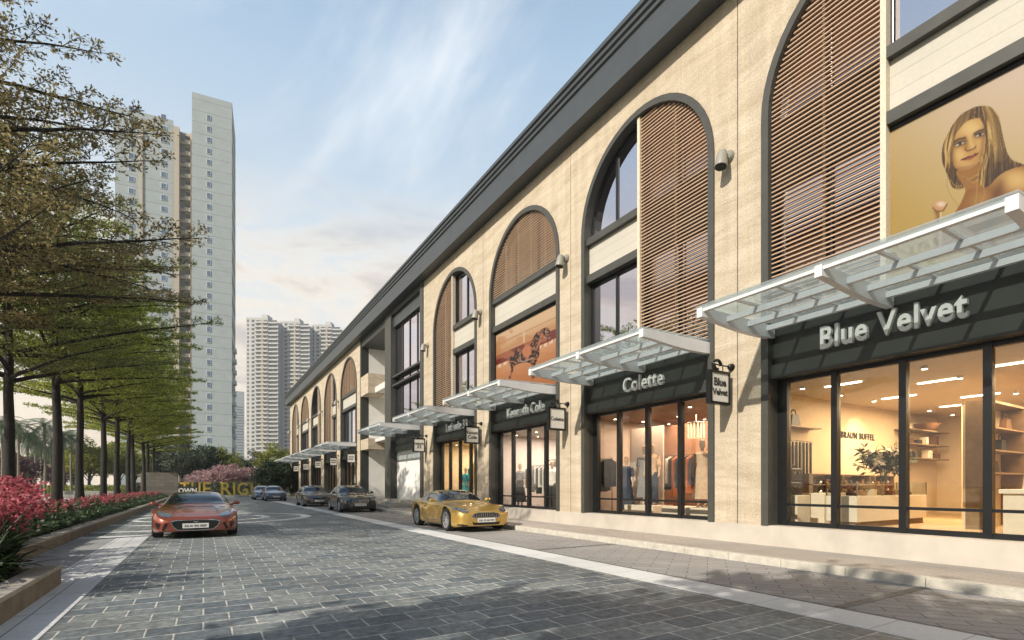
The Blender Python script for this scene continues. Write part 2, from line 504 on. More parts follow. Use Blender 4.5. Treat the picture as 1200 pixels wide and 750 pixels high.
def storefront(c, hw, n=4, x=FX+.36):
    fb = MB()
    y0, y1 = c-hw, c+hw
    fb.box(x-.05, x+.05, y0, y1, ZP, ZP+.09)
    fb.box(x-.05, x+.05, y0, y1, ZF0-.08, ZF0+.02)
    fb.box(x-.04, x+.04, y0, y1, .95, 1.0)
    for k in range(n+1):
        y = y0+(y1-y0)*k/n
        w = .055 if 0 < k < n else .10
        yy = min(max(y, y0+w), y1-w)
        fb.box(x-.07, x+.07, yy-w, yy+w, ZP+.002, ZF0+.01)
    o = fb.build('storefront', M['black'], ARC)
    for k in range(n):
        a, b = y0+(y1-y0)*k/n, y0+(y1-y0)*(k+1)/n
        for (z0, z1) in ((ZP+.06, .96), (.99, ZF0-.05)):
            pb = MB(); pb.box(x-.006, x+.004, a+.03, b-.03, z0, z1)
            pb.build('pane', M['glass'], o)
    return o

def canopy(c, label, hw=2.18, group='glass canopies over the shopfronts'):
    t = thing('glass_canopy', (FX+.1, c, 4.4), label, 'canopy', group)
    xo = 7.85
    zt = lambda x: 4.535-(FX+.1-x)/2.25*.05     # underside of the top plane, rising outwards
    fr = MB()
    fr.box(xo+.02, xo+.10, c-hw, c+hw, zt(xo)+.085, zt(xo)+.165)     # front beam
    # side + middle brackets, deep and curved at the wall
    for k, yy in enumerate((c-hw+.05, c, c+hw-.05)):
        P = [(xo-.012, zt(xo)+.162), (xo-.012, zt(xo)-.015)]
        for i in range(9):
            s = i/8; x = xo+.1+s*(FX+.08-xo-.1)
            P.append((x, zt(x)-.015-.12*math.sin(min(1, s*1.35)*PI*.5)**1.2))
        P += [(FX+.10, zt(FX+.08)-.11), (FX+.10, zt(FX+.08)+.12)]
        w = .06 if k != 1 else .055
        b = MB(); b.prism(P, 'y', yy-w, yy+w); b.build('bracket', M['white'], t)
    fr.build('front_beam', M['white'], t)
    pu = MB()
    for s in (.33, .62, .9):
        x = xo+s*(FX+.08-xo)
        for a, b in ((c-hw+.1, c-.05), (c+.05, c+hw-.1)):
            pu.box(x-.04, x+.04, a, b, zt(x)-.01, zt(x)+.09)
    for k in range(1, 6):
        if k == 3: continue
        yy = c-hw+2*hw*k/6
        pu.add([(xo+.1, yy-.025, zt(xo+.1)+.092), (FX+.08, yy-.025, zt(FX+.08)+.092), (FX+.08, yy+.025, zt(FX+.08)+.092), (xo+.1, yy+.025, zt(xo+.1)+.092),
                (xo+.1, yy-.025, zt(xo+.1)+.13), (FX+.08, yy-.025, zt(FX+.08)+.13), (FX+.08, yy+.025, zt(FX+.08)+.13), (xo+.1, yy+.025, zt(xo+.1)+.13)],
               [(0,3,2,1),(4,5,6,7),(0,1,5,4),(1,2,6,5),(2,3,7,6),(3,0,4,7)])
    pu.build('purlin', M['white'], t)
    g = MB()
    a, b = zt(xo-.04)+.178, zt(FX+.08)+.178
    for y0, y1 in ((c-hw-.02, c-.005), (c+.005, c+hw+.02)):
        g.add([(xo-.04, y0, a), (FX+.08, y0, b), (FX+.08, y1, b), (xo-.04, y1, a), (xo-.04, y0, a+.014), (FX+.08, y0, b+.014), (FX+.08, y1, b+.014), (xo-.04, y1, a+.014)],
              [(0,3,2,1),(4,5,6,7),(0,1,5,4),(1,2,6,5),(2,3,7,6),(3,0,4,7)])
    g.build('glass_roof', M['canopy_glass'], t)

def wall_lamp(y, label):
    t = thing('wall_lamp', (FX, y, 8.6), label, 'wall lamp', 'grey spotlights on the piers')
    m = MB(); m.lathe([(.0, -.0), (.13, -.001), (.13, -.05), (.10, -.09), (0, -.092)], (FX, y, 8.66), 18, 'x')
    m.build('wall_plate', M['lampgrey'], t, smooth=True)
    a = MB(); a.tube([(FX-.08, y, 8.66), (FX-.2, y, 8.68), (FX-.27, y, 8.62)], .04, 8); a.build('arm', M['lampgrey'], t, smooth=True)
    h = MB(); d = Vector((-.16, 0, -1)).normalized(); p = Vector((FX-.24, y, 8.70))
    h.tube([p-d*.02, p, p+d*.08, p+d*.33, p+d*.36], [.05, .085, .11, .14, .14], 18)
    h.build('lamp_head', M['lampgrey'], t, smooth=True)
    q = p+d*.361
    l = MB(); l.tube([q, q+d*.004], [.12, .12], 16); l.build('lens', M['dark'], t)

def hanging_sign(y, text, label, sz=.74, lines=None, bold=.015):
    t = thing('hanging_sign', (FX, y, 3.1), label, 'sign', 'small signs hung from the piers')
    x1 = FX-.13; x0 = x1-.66; z0, z1 = 3.12, 3.84
    b = MB(); 
    b.box(x0, x1, y-.06, y+.06, z0, z0+.055); b.box(x0, x1, y-.06, y+.06, z1-.055, z1)
    b.box(x0, x0+.055, y-.06, y+.06, z0+.055, z1-.055); b.box(x1-.055, x1, y-.06, y+.06, z0+.055, z1-.055)
    b.build('frame', M['black'], t)
    f = MB(); f.box(x0+.055, x1-.055, y-.045, y+.045, z0+.055, z1-.055); fo = f.build('sign_face', M['signface'], t)
    xm = (x0+x1)/2
    if text:
        tx = MB()
        L = text.split('\n')
        for i, s in enumerate(L):
            zc = (z0+z1)/2-.06+(.10 if len(L) == 2 else 0)-.2*i
            put_text(tx, s, (xm, y-.047, zc), '-y', width=min(.50, .085*len(s)+.06), height=None, bold=bold, extrude=.004)
        tx.build('lettering', M['ink'], fo)
    else:       # print too small to read in the photograph: broken strokes
        tx = MB(); rs = random.Random(int(y*10))
        for r_ in (0, 1):
            xx = x0+.14+.04*rs.random()
            while xx < x1-.16:
                w_ = .025+.03*rs.random(); zz = (z0+z1)/2+.05-.17*r_; tx.box(xx, xx+w_, y-.049, y-.0455, zz, zz+.075+.03*rs.random()); xx += w_+.018
        tag(tx.build('print_strokes', M['ink'], fo), kind='stuff')
    a = MB(); a.tube([(FX-.03, y, 3.98), (x0+.1, y, 3.98)], .016, 8); a.sphere((FX-.06, y, 3.98), .065, 10); a.tube([(FX, y, 3.98), (FX-.02, y, 3.98)], .08, 12)
    a.build('bracket_arm', M['black'], t, smooth=True)
    c = MB()
    for xx in (x0+.18, x1-.18): c.tube([(xx, y, 3.98), (xx, y, 3.80)], .012, 6)
    # scrolled ornament over the panel
    pts = []
    for i in range(17):
        t_ = i/16*PI*1.6; r = .13-.05*i/16
        pts.append((xm-.04+r*math.cos(t_), y, 3.96+r*math.sin(t_)))
    c.tube(pts, .035, 8)
    c.tube([(xm-.17, y, 3.96), (xm-.14, y, 3.88), (xm-.2, y, 3.82)], .04, 8)
    c.build('scroll', M['black'], t, smooth=True)

# ---- right-hand wing bays -----------------------------------------
PITCH = 5.93
CB = [4.07+PITCH*k for k in range(4)]
JN = [1.105+PITCH*k for k in range(5)]
G = .012
edges = JN
for k in range(4):
    y0 = edges[k]+G; y1 = edges[k+1]-G if k < 3 else 25.62
    wall_bay(y0, y1, CB[k]); trim_arch(CB[k])
mb = MB(); mb.box(FX, FX+.42, -6, JN[0]-G, ZP, ZT); mb.build('wall_panel', M['stone'], ARC)
mb = MB()
for j in JN[:4]: mb.box(FX+.03, FX+.4, j-G+.001, j+G-.001, ZP, ZT)
mb.build('panel_joint', M['dark'], ARC)

c = CB[0]  # -- counter shop: louvre on the left half, billboard to the right
louvre(c, c+.22, c+HI, ZF1, 11.4)
window(c, c-HI, c+.22, ZA1, 11.4, 1, arch=True)
window(c, c+.22, c+HI, ZF1, 11.4, 1, arch=True, x=FX+.33)
transom(c-HI, c+.215, ZA0, ZA1); spandrel(c-HI, c+.215, ZB1, ZA0); transom(c-HI, c+.215, ZB0, ZB1)
mb = MB(); mb.box(FX+.24, FX+.34, c+.22, c+HI, ZB0, ZA1); mb.build('spandrel_panel', M['trim'], ARC)
c = CB[1]  # -- dress shop: windows left, louvre right
louvre(c, c-HI, c-.02, ZF1, 11.4)
window(c, c-.02, c+HI, ZA1, 11.4, 1, arch=True)
window(c, c-.02, c+HI, ZF1, ZB0, 1)
window(c, c-HI, c-.02, ZF1, 11.4, 1, arch=True, x=FX+.33)
transom(c-.015, c+HI, ZA0, ZA1); spandrel(c-.015, c+HI, ZB1, ZA0); transom(c-.015, c+HI, ZB0, ZB1)
mb = MB(); mb.box(FX+.24, FX+.34, c-HI, c-.02, ZB0, ZA1); mb.build('spandrel_panel', M['trim'], ARC)
c = CB[2]  # -- louvred tympanum over a poster
louvre(c, c-HI, c+HI, ZA1, 11.4)
window(c, c-HI, c+HI, ZA1, 11.4, 2, arch=True)
transom(c-HI, c+HI, ZA0, ZA1); spandrel(c-HI, c+HI, ZB1, ZA0); transom(c-HI, c+HI, ZB0, ZB1)
c = CB[3]  # -- louvre left, windows right
louvre(c, c+.25, c+HI, ZF1, 11.4)
window(c, c-HI, c+.25, ZA1, 11.4, 1, arch=True)
window(c, c-HI, c+.25, ZF1, ZB0, 1)
window(c, c+.25, c+HI, ZF1, 11.4, 1, arch=True, x=FX+.33)
transom(c-HI, c+.245, ZA0, ZA1); spandrel(c-HI, c+.245, ZB1, ZA0); transom(c-HI, c+.245, ZB0, ZB1)

sign_fascia(CB[0], HI, 'Blue Velvet', width=2.2, height=.43, bold=.022, extrude=.045, dy=.15, spacing=1.08)
sign_fascia(CB[1], HI, 'Colette', width=1.46, height=.41, bold=.008, extrude=.04, dy=-.05, spacing=1.02)
sign_fascia(CB[2], HI, 'Kenneth Cole', width=2.5, height=.40, bold=.006, extrude=.04, dy=-.1)
sign_fascia(CB[3], HI, 'Latitude 33', width=2.3, height=.42, bold=-.004, extrude=.03, dy=-.1)
for c in CB: storefront(c, HI)
canopy(CB[0]+.1, 'white framed glass canopy nearest the camera, under the portrait billboard')
canopy(CB[1]-.1, 'white framed glass canopy over the shop with three dressed mannequins')
canopy(CB[2], 'white framed glass canopy right below the horse poster')
canopy(CB[3]+.1, 'white framed glass canopy behind the golden car, over a narrow lit shopfront')
canopy(28.5, 'white framed glass canopy below the tall gridded window bay', hw=2.25)
for j, l in zip(JN[1:4], ('grey wall spotlight on the pier nearest the camera, beside the biggest louvred arch',
                          'grey wall spotlight on the pier between the horse poster and the half louvred arch',
                          'grey wall spotlight on the pier left of the horse poster arch')):
    wall_lamp(j+.2, l)
wall_lamp(25.0, 'grey wall spotlight on the pier beside the tall gridded window bay')
hanging_sign(JN[1]+.14, 'Blue\nVelvet', 'square hanging sign with two bold words on the pier beside the counter shop', bold=.03)
hanging_sign(JN[2]+.14, 'Colette', 'square hanging sign with one short word on the pier beside the mannequin shop')
hanging_sign(JN[3]+.14, 'Kenneth\nCole', 'square hanging sign with two words on the pier behind the golden car windscreen', bold=.02)
hanging_sign(25.15, 'Latitude\n33', 'square hanging sign with a word over a number beside the blank shutter bay')

# ---- tall window bay and balcony bay -------------------------------
Y1, Y2, Y3 = 25.62, 32.2, 38.4
mb = MB(); mb.box(FX-.06, FX+.5, Y1+.002, Y1+.42, ZP-.3, ZT); mb.box(FX-.06, FX+.5, 31.0, Y2, ZP-.3, ZT)
mb.box(FX-.04, FX+.5, Y1+.42, 31.0, 11.9, ZT); mb.build('bay_frame', M['trim'], ARC)
mb = MB(); mb.box(FX+.12, FX+.5, Y1+.42, 31.0, 11.2, 11.9); mb.build('spandrel_panel', M['cornice'], ARC)
y0, y1 = Y1+.42, 31.0
window(0, y0, y1, 8.15, 11.2, 3, x=FX+.3)
window(0, y0, y1, 7.62, 8.05, 3, x=FX+.3)
window(0, y0, y1, 4.7, 7.52, 3, x=FX+.3)
transom(y0, y1, 8.05, 8.15); transom(y0, y1, 7.52, 7.62)
mb = MB(); mb.box(FX+.2, FX+.5, y0, y1, 3.5, 4.7); mb.build('sign_fascia', M['fascia'], ARC)
mb = MB(); mb.box(FX+.34, FX+.5, y0, y1, .3, 3.5); mb.build('shutter', M['plaster'], ARC)
mb = MB()   # balcony bay: white back wall, dark returns
mb.box(FX+3.2, FX+3.4, Y2, Y3, .13, ZT); mb.box(FX+.55, FX+3.2, Y3-.3, Y3-.02, .13, ZT); mb.box(FX+.5, FX+3.2, Y2-.2, Y2-.003, .13, ZT); mb.build('recess_wall', M['plaster'], ARC)
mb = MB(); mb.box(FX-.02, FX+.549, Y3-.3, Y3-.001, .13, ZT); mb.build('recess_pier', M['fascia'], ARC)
for z0, z1 in ((4.0, 4.75), (7.95, 9.35)):
    mb = MB(); mb.box(FX-.05, FX+1.25, 36.1, Y3-.302, z0, z0+.22)
    mb.box(FX-.05, FX+.1, 36.1, Y3-.302, z0+.22, z1); mb.box(FX+.1, FX+1.25, 36.1, 36.25, z0+.22, z1)
    mb.build('balcony', M['stone'], ARC)
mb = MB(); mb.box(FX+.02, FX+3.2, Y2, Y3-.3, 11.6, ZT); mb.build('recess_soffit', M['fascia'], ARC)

# ---- far wing -------------------------------------------------------
CL = [42.0+6.87*k for k in range(5)]
hw2 = 2.66
HWs = HW
def arch_bay2(k):
    global HW
    c = CL[k]
    y0 = Y3 if k == 0 else (CL[k-1]+c)/2+G
    y1 = 74.2 if k == 4 else (c+CL[k+1])/2-G
    wall_bay(y0, y1, c, hw2); trim_arch(c, hw2)
    hi = hw2-.15
    if k in (0, 3):
        louvre(c, c-hi, c+hi, ZA1, 11.7, hw=hi); window(c, c-hi, c+hi, ZA1, 11.7, 2, arch=True, hw=hi)
        transom(c-hi, c+hi, ZA0, ZA1); spandrel(c-hi, c+hi, ZB1, ZA0); transom(c-hi, c+hi, ZB0, ZB1)
        window(c, c-hi, c+hi, ZF1, ZB0, 3)
    elif k in (1, 4):
        louvre(c, c-.3, c+hi, ZF1, 11.7, hw=hi); window(c, c-hi, c-.3, ZA1, 11.7, 1, arch=True, hw=hi)
        window(c, c-.3, c+hi, ZF1, 11.7, 1, arch=True, hw=hi, x=FX+.33)
        transom(c-hi, c-.305, ZA0, ZA1); spandrel(c-hi, c-.305, ZB1, ZA0); transom(c-hi, c-.305, ZB0, ZB1)
        window(c, c-hi, c-.3, ZF1, ZB0, 1)
    else:
        louvre(c, c-hi, c-.9, ZF1, 11.7, hw=hi); window(c, c-.9, c+hi, ZA1, 11.7, 1, arch=True, hw=hi)
        window(c, c-hi, c-.9, ZF1, 11.7, 0, arch=True, hw=hi, x=FX+.33)
        transom(c-.895, c+hi, ZA0, ZA1); spandrel(c-.895, c+hi, ZB1, ZA0); transom(c-.895, c+hi, ZB0, ZB1)
        window(c, c-.9, c+hi, ZF1, ZB0, 1)
    sign_fascia(c, hi); storefront(c, hi)
for k in range(5): arch_bay2(k)
for k, l in enumerate(('white framed glass canopy over the first shop beyond the balcony bay', 'white framed glass canopy above the rear of the black sedan, second beyond the balconies',
                       'white framed glass canopy in the middle of the far wing, third beyond the balconies', 'white framed glass canopy of the far wing, last but one before the street end',
                       'white framed glass canopy farthest away, at the end of the arcade')):
    canopy(CL[k], l, hw=2.6)
for k, l in enumerate(('small blank looking white hanging sign nearest the balcony bay', 'small white hanging sign second beyond the balcony bay', 'small white hanging sign above the black sedan, third beyond the balcony bay',
                       'small white hanging sign above the grey sedan', 'small white hanging sign of the far wing, last but one before the street end', 'tiny white hanging sign at the far corner of the arcade, against the dark hedge')):
    y = (Y3+.9) if k == 0 else (73.7 if k == 5 else CL[k-1]+3.43)
    t = None
    hanging_sign(y, None, l)
for k in range(5):
    y = CL[k]+3.43 if k < 4 else 73.6
    wall_lamp(y, ('grey wall spotlight on the first pier of the far wing', 'grey wall spotlight on the second pier of the far wing', 'grey wall spotlight on the third pier of the far wing',
                  'grey wall spotlight on the fourth pier of the far wing', 'grey wall spotlight on the last pier of the far wing')[k])

# ---- cornice, plinth, roof, rear ------------------------------------
mb = MB()
mb.prism([(10.3, 12.2), (9.5, 12.2), (9.5, 13.02), (9.44, 13.06), (9.44, 13.16), (9.38, 13.2), (9.38, 13.3), (9.32, 13.34), (9.32, 13.46), (10.3, 13.46)], 'y', -6, 74.9)
mb.build('cornice', M['cornice'], ARC)
mb = MB()
for a, b in ((-6, Y1+.0), (Y3, 74.2)): mb.box(FX-.03, FX+.46, a, b, .1, ZP)
mb.build('plinth', M['plinth'], ARC)
mb = MB(); mb.box(10.3, 24, -6, 74.5, 12.52, 12.8); mb.build('roof', M['concrete'], ARC)
mb = MB(); mb.box(23.6, 23.9, -6, 74.2, 0, 12.5); mb.box(10.42, 23.6, 73.9, 74.2, 0, 12.5); mb.box(10.42, 23.6, -6, -5.7, 0, 12.5); mb.build('rear_wall', M['stone'], ARC)
# entrance steps in front of the shutter bay
st = MB()
for i in range(3): st.box(FX-1.0+.35*i, FX+1.4, 28.5+.0*i, Y3-.3, .13+.155*i, .13+.155*(i+1)-.002)
tag(st.build('entrance_steps', M['plinth'], loc=(FX, 32, .13)), 'pale stone steps up to the white recessed entrance', 'steps')

# ---- interiors: floors, rooms ---------------------------------------
M['room_u'] = pbr('upper_room', (.55, .47, .40), .8, var=.05)
M['ceil_u'] = pbr('upper_ceiling', (.65, .62, .58), .8, var=.05)
mb = MB(); mb.box(10.45, 23.5, -5.6, 73.8, 4.5, 4.72); mb.box(10.45, 23.5, -5.6, 73.8, 8.0, 8.4); mb.build('floor_slab', M['ceil_u'], ARC)
mb = MB(); mb.box(14.2, 14.3, -5.6, 73.8, 4.73, 12.5)
for y in (1.1, 7.03, 12.96, 18.9, 25.4, 32.1, 38.4, 45.4, 52.3, 59.2, 66.1): mb.box(10.43, 14.2, y-.05, y+.05, 4.73, 7.99); mb.box(10.43, 14.2, y-.05, y+.05, 8.41, 12.5)
mb.build('interior_wall', M['room_u'], ARC)
M['curtain'] = pbr('sheer_curtain', (.72, .55, .52), .9, var=.1, scale=2, stretch=(1, 9, .2), transl=.4)
for c, y0, y1 in ((CB[1], CB[1]+.1, CB[1]+1.0), (CB[3], CB[3]-1.9, CB[3]-.6), (CB[0], CB[0]-1.9, CB[0]-1.2)):
    for z0, z1 in ((4.75, 7.9), (8.42, 12.2)):
        mb = MB(); ys = [y0+(y1-y0)*i/24 for i in range(25)]
        P = [(FX+.9+.05*math.sin(i*1.9), y) for i, y in enumerate(ys)]
        mb.strip([(a, b) for a, b in P], [(a+.01, b) for a, b in P], 'z', z0, z1); mb.build('curtain', M['curtain'], ARC)
# ================================================================== ground, road, kerbs
def struct(name, mb, m, smooth=False):
    return tag(mb.build(name, m, smooth=smooth), kind='structure')
M['grass'] = pbr('grass_ground', (.10, .12, .05), .95, var=.3, scale=3, bump=.4)
M['plaza'] = brickmat('plaza_paving', (.42, .40, .37), (.46, .44, .40), (.3, .29, .27), 1.2, 1.2, ms=.012, bump=.2, noise_v=.12)
M['setts'] = brickmat('road_setts', (.095, .12, .138), (.20, .22, .215), (.47, .465, .43), .46, .33, ms=.011, rough=.62, bump=.75, noise_s=11, noise_v=.6, big_v=.32, smooth=.4)
M['band'] = brickmat('pale_band', (.60, .61, .60), (.64, .65, .64), (.30, .31, .31), 20, .6, ms=.006, rough=.75, bump=.2, noise_v=.1, rot=R(0))
M['bandl'] = brickmat('pale_band_long', (.52, .54, .54), (.58, .60, .60), (.22, .23, .23), 1.2, .31, ms=.009, rough=.75, bump=.3, noise_v=.14, rot=R(90), offset=0)
M['lay'] = brickmat('layby_pavers', (.27, .28, .28), (.31, .32, .32), (.21, .22, .22), .22, .11, ms=.006, rough=.85, bump=.4, noise_v=.2, rot=R(90))
M['bay'] = brickmat('parking_pavers', (.27, .26, .25), (.31, .30, .285), (.11, .11, .11), .6, .2, ms=.008, rough=.85, bump=.5, noise_v=.25, rot=R(52), noise_s=40)
M['walk'] = brickmat('sidewalk_pavers', (.33, .30, .265), (.37, .335, .295), (.25, .23, .2), .22, .11, ms=.005, rough=.85, bump=.4, noise_v=.2, noise_s=40, rot=R(90))
M['kerb'] = pbr('kerb_stone', (.48, .455, .39), .8, var=.16, scale=7, bump=.4, bscale=40)
M['drain'] = pbr('drain_strip', (.10, .11, .11), .7, var=.2)
M['planter'] = pbr('planter_stone', (.17, .14, .10), .8, var=.28, scale=4, bump=.5, bscale=30)
M['plantcap'] = pbr('planter_cap', (.33, .305, .26), .8, var=.15, scale=5, bump=.3, bscale=30)
M['soil'] = pbr('soil', (.035, .028, .02), 1, var=.4)
M['asph'] = pbr('asphalt', (.055, .057, .06), .85, var=.25, scale=20, bump=.4)

mb = MB(); mb.quad((-2500, -2500, -.03), (2500, -2500, -.03), (2500, 2500, -.03), (-2500, 2500, -.03)); struct('ground', mb, M['grass'])
VL, VS0, VS1 = -1.24, 5.37, 6.0
mb = MB(); mb.quad((-2.9, -14, 0), (9.9, -14, 0), (9.9, 76, 0), (-2.9, 76, 0)); struct('road', mb, M['setts'])
def sheet(name, x0, x1, y0, y1, m, z=.004):
    mb = MB(); mb.box(x0, x1, y0, y1, z-.02, z); return struct(name, mb, m)
sheet('pale_paving_band', -1.92, VL, -14, 17.0, M['bandl'])
sheet('layby', -2.9, -1.92, -14, 17.0, M['lay'], .003)
sheet('pale_paving_band', VS0, VS1, -14, 76, M['band'])
sheet('drain_strip', VS1, VS1+.07, -14, 76, M['drain'], .003)
sheet('parking_bay', VS1+.07, 8.3, -14, 76, M['bay'], .004)
for i, y in enumerate((-3, 3, 9, 15, 21, 27, 33, 39, 45)): sheet('bay_divider', VS1+.072, 8.24, y-.06, y+.06, M['drain'], .008)
# ring pattern in the setts, with cross bands
def ring(cx, cy, r0, r1, n=90, xmin=-2.9):
    mb = MB()
    V = []; F = []
    for i in range(n+1):
        t = 2*PI*i/n
        V += [(max(cx+r0*math.cos(t), xmin), cy+r0*math.sin(t), .004), (max(cx+r1*math.cos(t), xmin), cy+r1*math.sin(t), .004)]
    for i in range(n):
        F.append((2*i, 2*i+1, 2*i+3, 2*i+2))
    mb.add(V, F)
    struct('ring_band', mb, M['band'])
ring(0, 25.4, 3.85, 4.28); ring(0, 25.4, 2.25, 2.6)
for y0, y1 in ((17.0, 17.5), (18.8, 19.1)): sheet('cross_band', -2.9, VL-.002, y0, y1, M['band'])
sheet('pale_paving_band', -2.2, -1.5, 32, 74, M['bandl'])
# kerb + pavement at the arcade
mb = MB()
L = 5
for k in range(int(84/1.0)): 
    y = -9+k*1.0
    mb.bbox(8.25, 8.43, y+.003, y+.997, -.05, .135, .012)
struct('kerb', mb, M['kerb'])
mb = MB(); mb.box(8.43, 10.3, -9, 76, -.05, .13); struct('pavement', mb, M['walk'])
# cross street at the end
mb = MB(); mb.quad((-60, 76, .0), (60, 76, .0), (60, 83, .0), (-60, 83, .0)); struct('cross_street', mb, M['asph'])
sheet('cross_street_edge', -60, 60, 83, 84.2, M['kerb'], .1)
# planter beds at the left
def planter(label, x0, x1, y0, y1):
    mb = MB(); t = .24; h = .27
    mb.bbox(x1-t, x1, y0, y1, -.05, h-.05, .01); mb.bbox(x0, x1-t, y1-t, y1, -.05, h-.05, .01)
    o = mb.build('planter_wall', M['planter'], loc=(x1, (y0+y1)/2, 0)); tag(o, label, 'planter wall')
    c = MB(); n = int((y1-y0)/1.2)
    for k in range(n): 
        a = y0+(y1-y0)*k/n; b = y0+(y1-y0)*(k+1)/n
        c.bbox(x1-t-.02, x1+.012, a+.003, b-.003, h-.048, h+.005, .008)
    c.bbox(x0, x1-t-.022, y1-t-.02, y1+.012, h-.048, h+.004, .008)
    c.build('coping', M['plantcap'], o)
    s = MB(); s.box(x0, x1-t-.03, y0, y1-t-.03, -.05, h-.06); struct('planter_soil', s, M['soil'])
planter('low stone planter wall at the near left corner, stepping out towards the road', -6.2, -1.68, -14, 9.3)
planter('long low stone planter wall along the row of trees', -6.4, -2.78, 9.56, 74)
# plaza behind
mb = MB(); mb.box(-70, -6.42, -14, 74, -.05, .02); struct('plaza', mb, M['plaza'])
# ================================================================== shop interiors
M['cream'] = pbr('cream_wall', (.62, .52, .38), .8, var=.05)
M['warmceil'] = pbr('shop_ceiling', (.60, .52, .42), .8, var=.05)
M['woodfloor'] = brickmat('timber_floor', (.46, .33, .20), (.52, .39, .25), (.3, .2, .12), 1.4, .14, ms=.004, rough=.35, bump=.1, noise_v=.15)
M['redwood'] = pbr('redwood_wall', (.30, .17, .11), .6, var=.2, scale=2)
M['palewall'] = pbr('pale_wall', (.62, .56, .52), .8, var=.06)
M['brownwall'] = pbr('brown_wall', (.30, .24, .19), .8, var=.15)
M['shelfwood'] = pbr('shelf_wood', (.24, .16, .09), .5, var=.2)
M['counter'] = pbr('counter_white', (.66, .60, .50), .45, var=.04)
M['leather'] = pbr('black_leather', (.02, .018, .016), .45, var=.2)
M['brownleather'] = pbr('brown_leather', (.16, .08, .04), .45, var=.2)
M['showglass'] = glassmat('showcase_glass', (.94, .96, .95), base=.05, ior=1.4)
M['lily'] = pbr('lily_petals', (.82, .80, .70), .6, var=.06, island=.1)
M['darkleaf'] = pbr('vase_leaves', (.03, .055, .02), .5, var=.2, island=.4)
M['chrome'] = pbr('chrome', (.5, .5, .5), .2, metal=1, var=.02)
M['spot'] = emis('spot_lens', (1, .84, .6), 14)
M['skin'] = pbr('mannequin_plastic', (.45, .31, .21), .5, var=.04)
for n, c in dict(cloth_tan=(.52, .36, .24), cloth_navy=(.03, .04, .07), cloth_black=(.02, .02, .022), cloth_grey=(.22, .21, .21), cloth_white=(.7, .67, .62), cloth_blue=(.08, .2, .42), cloth_teal=(.05, .3, .32), cloth_rust=(.42, .13, .05), cloth_yellow=(.62, .42, .08), cloth_pink=(.58, .25, .28)).items():
    M[n] = pbr(n, c, .85, var=.2, scale=8)

def room(c, hw, depth, wall, ceil, floor, lamps=(3, 2), lcol=(1, .74, .45), power=200, zc=3.52):
    y0, y1, x0, x1 = c-hw, c+hw, FX+.46, depth
    mb = MB(); mb.box(x0, x1, y1, y1+.06, .5, zc); mb.box(x0, x1, y0-.06, y0, .5, zc); mb.box(x1, x1+.06, y0-.06, y1+.06, .5, zc)
    o = mb.build('shop_wall', wall, ARC)
    mb = MB(); mb.box(x0, x1, y0, y1, .44, .5); mb.build('shop_floor', floor, ARC)
    mb = MB(); mb.box(x0-.02, x1, y0, y1, zc+.001, zc+.06); cl = mb.build('shop_ceiling', ceil, ARC)
    for i in range(lamps[0]):
        for j in range(lamps[1]):
            x = x0+.7+(x1-x0-1.2)*i/max(1, lamps[0]-1)*.95; y = y0+.7+(y1-y0-1.4)*j/max(1, lamps[1]-1)
            m = MB(); m.tube([(x, y, zc), (x, y, zc-.05)], .055, 10); s = m.build('ceiling_spot', M['white'], ARC)
            m = MB(); m.tube([(x, y, zc-.051), (x, y, zc-.056)], .042, 10); m.build('lens', M['spot'], s)
    l = bpy.data.lights.new('shop_light', 'AREA'); l.shape = 'RECTANGLE'; l.size = (y1-y0)*.7; l.size_y = min(5, (x1-x0)*.7)
    l.energy = power; l.color = lcol
    lo = bpy.data.objects.new('shop_light', l); COL.objects.link(lo); lo.location = ((x0+x1)/2, c, zc-.07); lo.rotation_euler = (0, 0, R(90))
    lo.parent = ARC; lo.location = Vector(lo.location)-ORG[ARC]
    return o

def handbag(m, x, y, z, w=.3, h=.22, d=.12):
    m.add([(x-d/2, y-w/2, z), (x+d/2, y-w/2, z), (x+d/2, y+w/2, z), (x-d/2, y+w/2, z), (x-d*.3, y-w*.42, z+h), (x+d*.3, y-w*.42, z+h), (x+d*.3, y+w*.42, z+h), (x-d*.3, y+w*.42, z+h)],
          [(0,3,2,1),(4,5,6,7),(0,1,5,4),(1,2,6,5),(2,3,7,6),(3,0,4,7)])
def bag_thing(x, y, z, label, w=.32, h=.24, d=.13, col='leather', facing='x'):
    t = thing('handbag', (x, y, z), label, 'handbag', 'bags on display')
    m = MB()
    handbag(m, x, y, z, w if facing == 'x' else d, h, d if facing == 'x' else w); m.build('body', M[col], t)
    k = MB(); pts = []
    for i in range(9):
        a = PI*i/8; q = w*.26*math.cos(a); pts.append((x, y+q, z+h*.97+h*.5*math.sin(a)) if facing == 'x' else (x+q, y, z+h*.97+h*.5*math.sin(a)))
    k.tube(pts, .011, 6); k.build('handle', M[col], t, smooth=True)

# ---- counter shop (c = CB[0])
c = CB[0]
room(c, 2.90, 20.0, M['cream'], M['warmceil'], M['woodfloor'], lamps=(6, 3), power=640, lcol=(1, .68, .38))
YW = c+2.9
mb = MB(); put_text(mb, 'BRAUN BUFFEL', (15.05, YW-.004, 2.62), '-y', width=1.75, height=.17, bold=.02, extrude=.015, spacing=1.25)
put_text(mb, 'SINCE 1887', (15.05, YW-.004, 2.46), '-y', width=.8, height=.06, extrude=.008) if False else None
mb.build('wall_lettering', M['ink'], ARC)
# linear ceiling slots (lit)
for i, (x, y) in enumerate(((11.6, c+1.6), (12.9, c+.4), (14.4, c+1.7), (12.2, c-1.0), (15.8, c+.6), (17.2, c+1.5))):
    m = MB(); m.box(x-.03, x+.03, y-.35, y+.35, 3.50, 3.518); m.build('ceiling_slot_lamp', M['spot'], ARC)
